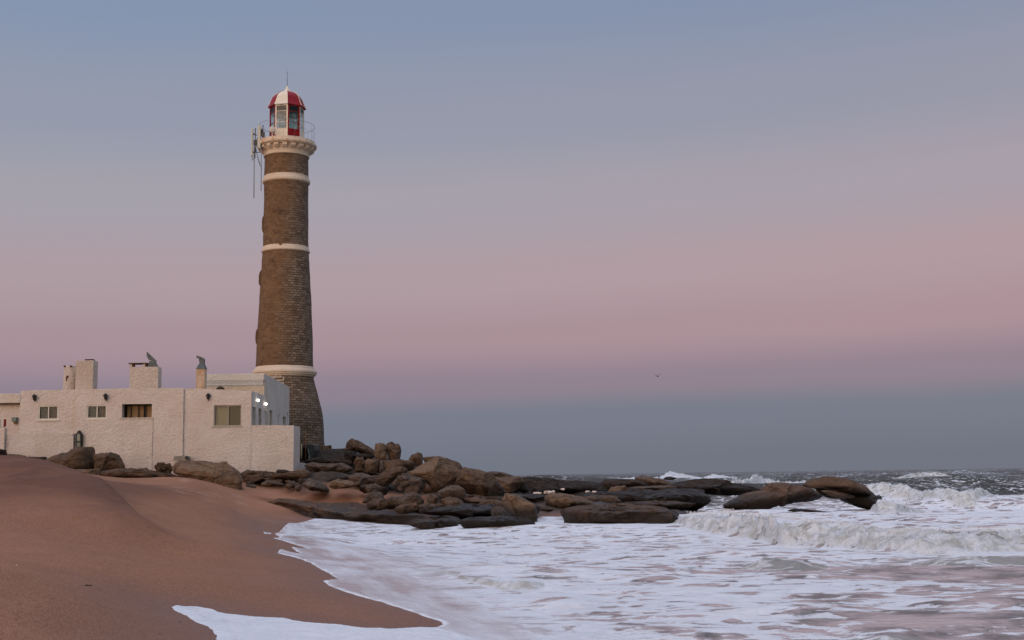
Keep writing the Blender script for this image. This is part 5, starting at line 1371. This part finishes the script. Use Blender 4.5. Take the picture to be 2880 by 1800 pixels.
R('long low dark reef slab reaching right towards the two seaward rocks', S7([(1050, 330), (1200, 275), (1330, 255), (1500, 250), (1660, 258), (1700, 290), (1900, 325), (2085, 362), (2060, 385), (1850, 400), (1600, 408), (1400, 400), (1130, 380)]), 88, 4, 'rock_dark', rough=.075, sub=6, facets=7)
R('dark weedy mass of reef in the middle, steep at its right end', S7([(0, 400), (200, 380), (420, 385), (600, 370), (800, 365), (1000, 368), (1120, 340), (1300, 345), (1440, 350), (1510, 390), (1545, 440), (1550, 480), (1400, 512), (1200, 540), (1000, 545), (700, 540), (400, 520), (200, 510), (0, 480)]), 76, 5, 'rock_dark', rough=.075, sub=6, facets=8, crack=.4, sink=1.2)
R('rusty brown shelf along the water under the dark reef mass', S7([(420, 520), (700, 490), (900, 480), (1100, 480), (1250, 500), (1400, 510), (1200, 545), (1000, 552), (800, 545), (600, 540)]), 72, 2.6, 'rock_red', rough=.04, lay=.14, sink=1.2)
R('rounded brown lump on the reef above the brown slanting slab', S7([(150, 440), (300, 420), (500, 430), (560, 490), (480, 530), (300, 530), (180, 500)]), 71, 1.6, 'rock', rough=.05)
R('low dark knuckle of reef between the skyline humps and the weedy mass', S7([(560, 360), (700, 335), (900, 325), (1080, 320), (1150, 345), (1000, 375), (700, 372)]), 84, 3, 'rock_grey', rough=.05)
R('left of the two seaward rocks, flat-topped and brown, low tail to the left', S7([(1595, 492), (1680, 465), (1780, 445), (1900, 405), (2080, 375), (2118, 330), (2160, 295), (2240, 285), (2340, 292), (2440, 318), (2540, 330), (2640, 370), (2740, 430), (2600, 455), (2300, 475), (2050, 510), (1850, 530), (1780, 515)]), 80, 3.2, 'rock_red', rough=.035, sub=6, facets=5, crack=.4, sink=1.2)
R('right seaward rock, a long rounded brown hump above a dark cleft', S8([(215, 300), (290, 250), (420, 210), (520, 215), (700, 250), (850, 310), (935, 372), (966, 412), (900, 408), (800, 385), (700, 372), (560, 350), (400, 322), (300, 325)]), 77, 2.6, 'rock', rough=.03, sub=6, facets=4)
R('black wet flank at the right end of the rounded seaward hump', S8([(560, 400), (700, 375), (850, 385), (966, 405), (964, 455), (915, 492), (760, 470), (600, 440)]), 77.4, 2.0, 'rock_dark', rough=.05, sink=1.0)
R('shadowed rock inside the cleft of the seaward hump', S8([(330, 325), (450, 325), (700, 372), (760, 400), (700, 420), (500, 420), (420, 400)]), 78, 1.5, 'rock_dark', rough=.04)  # the cleft's shadow, painted as a near-black rock
R('pointed toe of rock at the right end of the rounded seaward hump', S8([(900, 460), (955, 440), (1012, 466), (960, 482), (905, 490)]), 75, .8, 'rock_dark', sub=4, sink=1.2)
R('lower lip of rock beneath the cleft of the seaward hump', S8([(380, 350), (500, 352), (640, 378), (735, 398), (730, 418), (560, 422), (460, 402)]), 75.4, 1.0, 'rock_tan', rough=.03)
R('nearly drowned dark ledge in the surf in front of the seaward rocks', S8([(0, 545), (100, 528), (230, 536), (400, 556), (600, 572), (800, 560), (880, 585), (940, 602), (860, 618), (600, 612), (400, 600), (200, 575)]), 58, 1.2, 'rock_dark', rough=.05, sink=1.2)
# --- by the house wall
R('largest wedge rock against the garden wall, its flat top sloping down to the left', S3([(320, 165), (345, 140), (420, 105), (560, 62), (690, 40), (702, 80), (718, 180), (700, 205), (600, 215), (480, 218), (380, 190)]), 71, 1.3, 'rock', rough=.03, facets=4, n=3)
R('squat rounded boulder immediately right of the big wedge rock', S3([(712, 100), (760, 86), (860, 84), (905, 105), (938, 180), (925, 205), (820, 215), (725, 212)]), 70.6, 1.0, 'rock', rough=.035)
R('cracked small boulder left of the long rock at the house wall', S3([(1155, 200), (1200, 160), (1290, 163), (1315, 215), (1290, 245), (1180, 242)]), 69.5, .6, 'rock', crack=.9)
R('long rock with rusty back lying along the foot of the house wall', S3([(1295, 185), (1320, 158), (1440, 148), (1720, 155), (1770, 190), (1812, 232), (1842, 300), (1838, 362), (1740, 378), (1600, 342), (1450, 292), (1320, 245)]), 67.5, 1.5, 'rock_tan', rough=.035, facets=6, crack=.5, sub=6)
R('low dark rubble under the garden wall, left of the big wedge rock', S3([(205, 118), (340, 118), (350, 165), (300, 165), (215, 140)]), 72.5, .7, 'rock_dark', sub=4)
R('thin pale sandstone ledge running right from the big wedge rock', S3([(480, 218), (600, 212), (740, 215), (752, 262), (742, 285), (640, 245), (520, 232)]), 69, 1.0, 'rock_tan', rough=.03)
R('flat low ledge at the bottom of the house wall, mid-way along', S3([(740, 225), (900, 205), (1100, 200), (1165, 225), (1300, 245), (1460, 285), (1300, 285), (1000, 278), (760, 270)]), 69.5, 1.2, 'rock', rough=.05, lay=.12)
R('dark block at the far left edge beside the gate post', S3([(-40, 60), (38, 62), (42, 112), (0, 125), (-40, 125)]), 71, .5, 'rock_dark', sub=4)
R('low kerb of pale stone at the left end of the garden wall', S3([(40, 95), (130, 98), (205, 118), (212, 140), (120, 128), (45, 118)]), 72, .5, 'rock_tan', sub=4)

# --- low shelves in plan: front foot and back edge, each point with its own height
def shelf(label, front, back, h, mat, name='rock_shelf', nu=150, nv=46, under=.25):
    _rk[0] += 1; sd = _rk[0]
    def line(l, n):
        P = [onz(*q) for q in l]; L = [0]
        for a, b in zip(P, P[1:]): L.append(L[-1] + (b - a).length)
        L = np.array(L) / L[-1]; t = np.linspace(0, 1, n)
        return [np.interp(t, L, [p[i] for p in P]) for i in range(3)]
    fx_, fy, fz_ = line(front, nu); bx, by, bz_ = line(back, nu)
    t = np.linspace(0, 1, nu)
    hh = h * sstep(0, .08, t) * sstep(1, .92, t)
    rows = []
    for j in range(nv):
        v = j / (nv - 1)
        if v < .3:                                  # the face, undercut and broken
            w = v / .3
            k = w
            x = fx_.copy(); y = fy + under * np.sin(math.pi * w * .9) * .8 * (hh / h) + fbm(fx_ * .7 + sd, np.full(nu, w * 1.2), o=5) * 1.5
            z = fz_ - .35 + (hh + .35) * w
            x = x + (bx - fx_) * .0
        else:
            w = (v - .3) / .7
            x = fx_ + (bx - fx_) * w; y = fy + (by - fy) * w + fbm(fx_ * .7 + sd, np.full(nu, 1.2), o=5) * 1.5 * (1 - w)
            z = fz_ + hh + (bz_ - fz_ - hh) * w
            z = z + fbm(x * .9 + sd, y * .5, o=5) * .34 * min(1, w * 4 + .3) + (np.abs(fbm(x * .5, y * .4 + sd, o=3)) * -.14)
            st = fbm(x * .35 + sd, y * .6, o=3) * 6; z = z + (st - np.floor(st)) * .06
        rows.append((x, y, z))
    rows.append((bx, by, bz_ - .8))
    bm = bmesh.new(); G = [[bm.verts.new((a, b, c)) for a, b, c in zip(*r)] for r in rows]
    for r0, r1 in zip(G, G[1:]):
        for i in range(nu - 1):
            f = bm.faces.new((r0[i], r0[i + 1], r1[i + 1], r1[i])); f.smooth = True
    o = part(name, bm, M[mat], None, True)
    tag(o, label, 'rock shelf', 'low shelves at the waterline')
    return o
shelf('long low shelf of wet brown rock tapering to a point on the beach', [(735, 1412, .78), (790, 1422, .60), (839, 1432, .45), (894, 1447, .25), (940, 1455, .14), (982, 1461, .05), (1040, 1464, .0), (1110, 1465, 0), (1200, 1467, 0), (1291, 1471, 0)],
      [(745, 1403, .85), (800, 1403, .82), (871, 1406, .72), (987, 1414, .58), (1126, 1429, .45), (1187, 1437, .30), (1273, 1449, .16), (1300, 1462, .05)], .25, 'rock_red')
rock('broad brown shelf with dripping black edge right of the white cascade', [(1583, 1468), (1578, 1448), (1571, 1432), (1600, 1424), (1660, 1417), (1760, 1416), (1830, 1420), (1875, 1427), (1898, 1437), (1908, 1446), (1905, 1457), (1864, 1464), (1785, 1468), (1706, 1470), (1640, 1469)], 54, 2.6, 'rock_red', rough=.085, n=4, facets=5, sub=6, lay=.16, sink=1.0, group='low shelves at the waterline', cat='rock shelf', name='rock_shelf')
rock('low black awash rock in front of the cascade', S6([(755, 1158), (800, 1125), (880, 1105), (1050, 1098), (1300, 1093), (1480, 1106), (1600, 1135), (1700, 1168), (1600, 1185), (1400, 1195), (1000, 1196), (800, 1182)]), 51, 1.0, 'rock_dark', rough=.03, sink=1.2)
rock('small black rock at the right end of the long beach shelf', S6([(480, 1150), (560, 1118), (680, 1122), (760, 1165), (740, 1180), (600, 1190), (500, 1190)]), 53, .7, 'rock_dark', rough=.04, sink=1.2)
rock('pale tilted stone at the waterline under the long shelf', S6([(195, 1172), (290, 1132), (440, 1120), (510, 1150), (505, 1188), (440, 1198), (300, 1185)]), 52.5, .6, 'rock_tan', rough=.03, sink=1.2)
rock('dark wet ledge at the right tip of the dripping shelf', S7([(880, 600), (900, 575), (1000, 560), (1080, 592), (1152, 612), (1158, 650), (1100, 672), (950, 680), (880, 650)]), 54, 1.0, 'rock_dark', rough=.05, sink=1.2)

# loose stones lodged among the boulders
def loose(pxr, pyr, dr, n, seed, mats, label, group, smin=.25, smax=.6):
    rs = random.Random(seed)
    for i in range(n):
        px = rs.uniform(*pxr); t = rs.random(); py = pyr[0] + (pyr[1] - pyr[0]) * t; d = dr[0] + (dr[1] - dr[0]) * t
        w = rs.uniform(smin, smax) * F / d; h = w * rs.uniform(.35, .6)
        k = rs.randint(6, 8); off = rs.uniform(0, 6)
        pts = [(px + w * math.cos(off + 2 * math.pi * j / k) * rs.uniform(.75, 1.1), py - h * math.sin(off + 2 * math.pi * j / k) * rs.uniform(.7, 1.1)) for j in range(k)]
        mt = rs.choice(mats); lb = {'rock': 'brown ', 'rock_grey': 'greyish ', 'rock_dark': 'very dark ', 'rock_red': 'reddish '}[mt] + label
        rock(lb, pts, d, w * d / F * rs.uniform(.7, 1.1), mt, rough=.08, facets=7, sub=4, name='loose_stone', group=group, sink=.6)
loose((930, 1130), (1335, 1385), (76, 66), 14, 5, ['rock', 'rock_grey', 'rock_dark'], 'small loose stone lodged among the big boulders right of the terrace wall', 'loose stones among the boulders')
loose((1130, 1500), (1400, 1432), (66, 58), 16, 6, ['rock', 'rock_dark', 'rock_red'], 'small loose stone in the gully between the huge boulders and the shelves', 'loose stones in the gully')
loose((560, 880), (1345, 1372), (71, 69), 16, 7, ['rock', 'rock_grey'], 'little stone scattered on sand along the foot of the house and terrace wall', 'stones along the wall foot', .12, .32)
loose((1450, 1800), (1378, 1410), (80, 72), 16, 9, ['rock_dark', 'rock_dark', 'rock'], 'weedy lump of rock on the back of the long reef', 'lumps on the long reef', .4, 1.1)

# ------------------------------------------------------------------ by the foot of the lighthouse
sw = empty('stone_wall', at(907, 1285, 89), 'low rough stone wall with pale mortar at the foot of the lighthouse', 'wall')
m_ = NT('rubble_masonry', .95, .15)
v_ = m_.voro(3.2, 'F1', out='Color'); e_ = m_.voro(3.2, 'DISTANCE_TO_EDGE')
sc_ = m_.n('ShaderNodeSeparateColor'); m_.put(sc_.inputs[0], v_)
c_ = m_.mix(sc_.outputs[0], (0.06, 0.04, 0.028), (0.14, 0.095, 0.065)); c_ = m_.mix(m_.math('MULTIPLY', m_.rng(e_, .0, .05, 1, 0), m_.rng(m_.noise(1.5), .45, .6)), c_, (0.36, 0.28, 0.22))
M['rubble'] = m_.fin(c_, m_.bump(e_, .8, .08))
def roughbox(name, x0, x1, y0, y1, z0, z1, mat, parent, a=.06):
    bm = bmesh.new(); box(bm, x0, x1, y0, y1, z0, z1)
    bmesh.ops.subdivide_edges(bm, edges=list(bm.edges), cuts=12, use_grid_fill=True)
    for v in bm.verts:
        q = v.co * 1.7; v.co += Vector((mnoise.noise(q), mnoise.noise(q + Vector((5, 5, 5))), mnoise.noise(q + Vector((9, 1, 3))))) * a * 1.6
    return part(name, bm, mat, parent)
ds = 89
roughbox('near_wall', at(884, 1260, ds).x, at(930, 1260, ds).x, ds, ds + .7, at(900, 1300, ds).z, at(905, 1253.5, ds).z, M['rubble'], sw, .05)
roughbox('far_wall', at(930.5, 1260, ds).x, at(972, 1260, ds).x, ds + .2, ds + .9, at(900, 1300, ds).z, at(950, 1262.5, ds).z, M['rubble'], sw, .05)
sh = empty('tarpaulin_shelter', at(866, 1292, 85), 'small dark green-black tarpaulin shelter with a black opening, beside the terrace wall', 'shelter')
q4 = lambda x, y: (840 + x / 7.561, 1200 + y / 7.561)
polyext('cover', [q4(70, 670), q4(85, 400), q4(140, 378), q4(250, 372), q4(330, 395), q4(338, 500), q4(318, 600), q4(300, 680), q4(205, 680), q4(200, 560), q4(180, 470), q4(120, 440), q4(85, 470), q4(80, 670)], 84.5, 2.2, M['tarp'], sh)
polyext('dark_inside', [q4(75, 675), q4(78, 440), q4(200, 440), q4(206, 675)], 85.2, .1, M['darkin'], sh)
polyext('pale_strap', [q4(180, 470), q4(215, 480), q4(235, 590), q4(262, 660), q4(240, 685), q4(205, 690), q4(215, 600)], 84.46, .03, plain('pale_plastic_strap', (.10, .12, .12), .6), sh)
fr = empty('pole_fence', at(855, 1290, 84), 'thin rusty poles with a crossbar between the terrace wall and the lighthouse', 'fence')
bm = bmesh.new(); tube(bm, [at(859.3, 1292, 84), at(859.3, 1205, 84)], .022, 6); part('pole', bm, M['rustpole'], fr, True)
bm = bmesh.new(); tube(bm, [at(845, 1203, 83.9), at(860, 1204.5, 83.9)], .028, 6); part('crossbar', bm, M['wood'], fr, True)
bm = bmesh.new(); tube(bm, [at(848, 1290, 80), at(848, 1250, 80)], .03, 6); part('pole', bm, plain('yellowish_pole', (.35, .30, .15), .7), fr, True)

# ------------------------------------------------------------------ gull
bd = 150.0
def bp_(x, y, dy=0.0): return at(1800 + x / 24.2, 1020 + y / 24.2, bd) + Vector((0, dy, 0))
bm = bmesh.new()
body = [bp_(1190, 935, .30), bp_(1200, 925, .18), bp_(1205, 925, 0), bp_(1212, 930, -.16), bp_(1222, 938, -.27), bp_(1232, 946, -.34)]
tube(bm, body, [.01, .06, .085, .075, .05, .02], 10)
for side, pts in ((-1, [(1190, 925), (1120, 880), (1060, 835), (1000, 800), (945, 775)]), (1, [(1215, 925), (1255, 860), (1310, 805), (1380, 770), (1440, 765), (1475, 735)])):
    w = [.20, .22, .18, .11, .06, .015]; th = [.030, .022, .016, .012, .008, .003]
    rows = []
    for i, (x, y) in enumerate(pts):
        c = bp_(x, y); c.y += .04 * i
        rows.append([bm.verts.new(c + Vector((0, -w[i] / 2, 0))), bm.verts.new(c + Vector((0, -w[i] * .1, th[i]))), bm.verts.new(c + Vector((0, w[i] / 2, -.0))), bm.verts.new(c + Vector((0, 0, -th[i])))])
    for a, b in zip(rows, rows[1:]):
        for k in range(4): bm.faces.new((a[k], a[(k + 1) % 4], b[(k + 1) % 4], b[k]))
    bm.faces.new(rows[0]); bm.faces.new(rows[-1])
g_ = part('gull', bm, plain('dark_plumage', (.03, .02, .022), .8), None, True)
tag(g_, 'dark seabird gliding with raised wings above the sea', 'bird')

# ------------------------------------------------------------------ small things on the sand
def sz1(x, y): return float(sand_z(np.array([x]), np.array([y]))[0])
def on_sand(px, py):
    z = .3
    for _ in range(12):
        p = onz(px, py, min(z, 1.9)); z = .5 * z + .5 * sz1(p.x, p.y)
    return Vector((p.x, p.y, z + fbm(np.array([p.x * .35]), np.array([p.y * .35]), o=4)[0] * .10 * float(sstep(.12, .7, z))))
p = on_sand(248, 1647)
bm = bmesh.new(); rs_ = random.Random(4)
stem = [p + Vector((x, y, z)) for x, y, z in ((-.055, .02, .012), (-.03, .0, .02), (0, -.01, .014), (.03, -.03, .02), (.06, -.05, .012))]
tube(bm, stem, .0035, 5)
for q in stem:
    for _ in range(4):
        a = rs_.uniform(-.6, .9); L = rs_.uniform(.015, .03); e = q + Vector((math.cos(a) * L, -math.sin(a) * L, rs_.uniform(-.004, .008)))
        tube(bm, [q, (q + e) / 2 + Vector((0, 0, .004)), e], [.005, .006, .002], 5)
tag(part('seaweed_sprig', bm, plain('olive_seaweed', (.06, .062, .012), .7, .3, 0, .5, 30), None, True), 'small olive-green sprig of seaweed lying on the open sand', 'seaweed')
for (px, py, r, lb, mt) in ((449, 1784, .011, 'dark pebble on the sand below the pointed white tongue of foam, left one', 'rock_dark'), (505, 1749, .012, 'dark pebble on the sand just under the edge of the foam tongue', 'rock_dark'),
                            (47, 1589, .014, 'pale shell fragment on the sand near the left edge', 'stucco_smooth'), (655, 1610, .012, 'tiny dark pebble alone on the sand in front of the swash', 'rock_dark')):
    p = on_sand(px, py); bm = bmesh.new(); bmesh.ops.create_icosphere(bm, subdivisions=2, radius=r, matrix=Matrix.Translation(p) @ Matrix.Diagonal((1.3, 1, .7, 1)))
    for v in bm.verts: v.co += Vector((1, 1, 1)) * mnoise.noise(v.co * 40) * r * .3
    tag(part('shell' if 'shell' in lb else 'pebble', bm, M[mt], None, True), lb, 'shell' if 'shell' in lb else 'pebble')
# clots of sea foam caught on the reef
bm = bmesh.new(); rs_ = random.Random(8)
def clot(px, py, d, w, h, n):
    for _ in range(n):
        q = at(px + rs_.uniform(-w, w), py + rs_.uniform(-h * .3, h), d + rs_.uniform(-.3, .3)); r = rs_.uniform(.03, .075)
        bmesh.ops.create_icosphere(bm, subdivisions=2, radius=r, matrix=Matrix.Translation(q) @ Matrix.Diagonal((1.4, 1, .8, 1)))
clot(1511, 1387, 73.5, 9, 2, 60); clot(1545, 1384, 73.5, 13, 4, 120); clot(1583, 1375.5, 73.5, 2, 1.5, 10); clot(1653, 1382, 72, 3, 1, 10); clot(1672, 1383, 72, 3, 1, 8)
for v in bm.verts: v.co += Vector((mnoise.noise(v.co * 9), 0, mnoise.noise(v.co * 9 + Vector((3, 3, 3))))) * .05
o = part('foam_clots', bm, plain('cream_sea_foam', (.66, .56, .48), .9, .1), None, True); o['kind'] = 'stuff'
# flecks of spray thrown up by the breakers
bm = bmesh.new()
def spray(px0, px1, py0, py1, d, n, rmax, pw=2.0):
    for _ in range(n):
        u = rs_.random(); k = rs_.random() ** pw
        q = at(px0 + (px1 - px0) * u + rs_.uniform(-6, 6), py0 + (py1 - py0) * u - 12 * k, d + rs_.uniform(-.6, .6)); r = rs_.uniform(.010, rmax)
        m = Matrix.Translation(q) @ Matrix.Rotation(rs_.uniform(0, 3), 4, 'X') @ Matrix.Diagonal((r, r, r * rs_.uniform(.7, 1.8), 1))
        vs = [bm.verts.new(m @ Vector(c)) for c in ((1, 0, 0), (-1, 0, 0), (0, 1, 0), (0, -1, 0), (0, 0, 1), (0, 0, -1))]
        for a, b, c in ((0, 2, 4), (2, 1, 4), (1, 3, 4), (3, 0, 4), (2, 0, 5), (1, 2, 5), (3, 1, 5), (0, 3, 5)): bm.faces.new((vs[a], vs[b], vs[c]))
spray(1930, 2060, 1450, 1442, 46.5, 500, .018); spray(2030, 2250, 1442, 1462, 43, 700, .016); spray(2250, 2500, 1462, 1496, 37, 600, .013); spray(2500, 2880, 1496, 1492, 33.8, 600, .011)
spray(2480, 2560, 1418, 1418, 57, 160, .018)
o = part('sea_spray', bm, plain('spray_white', (.78, .78, .76), .9, .1), None); o['kind'] = 'stuff'
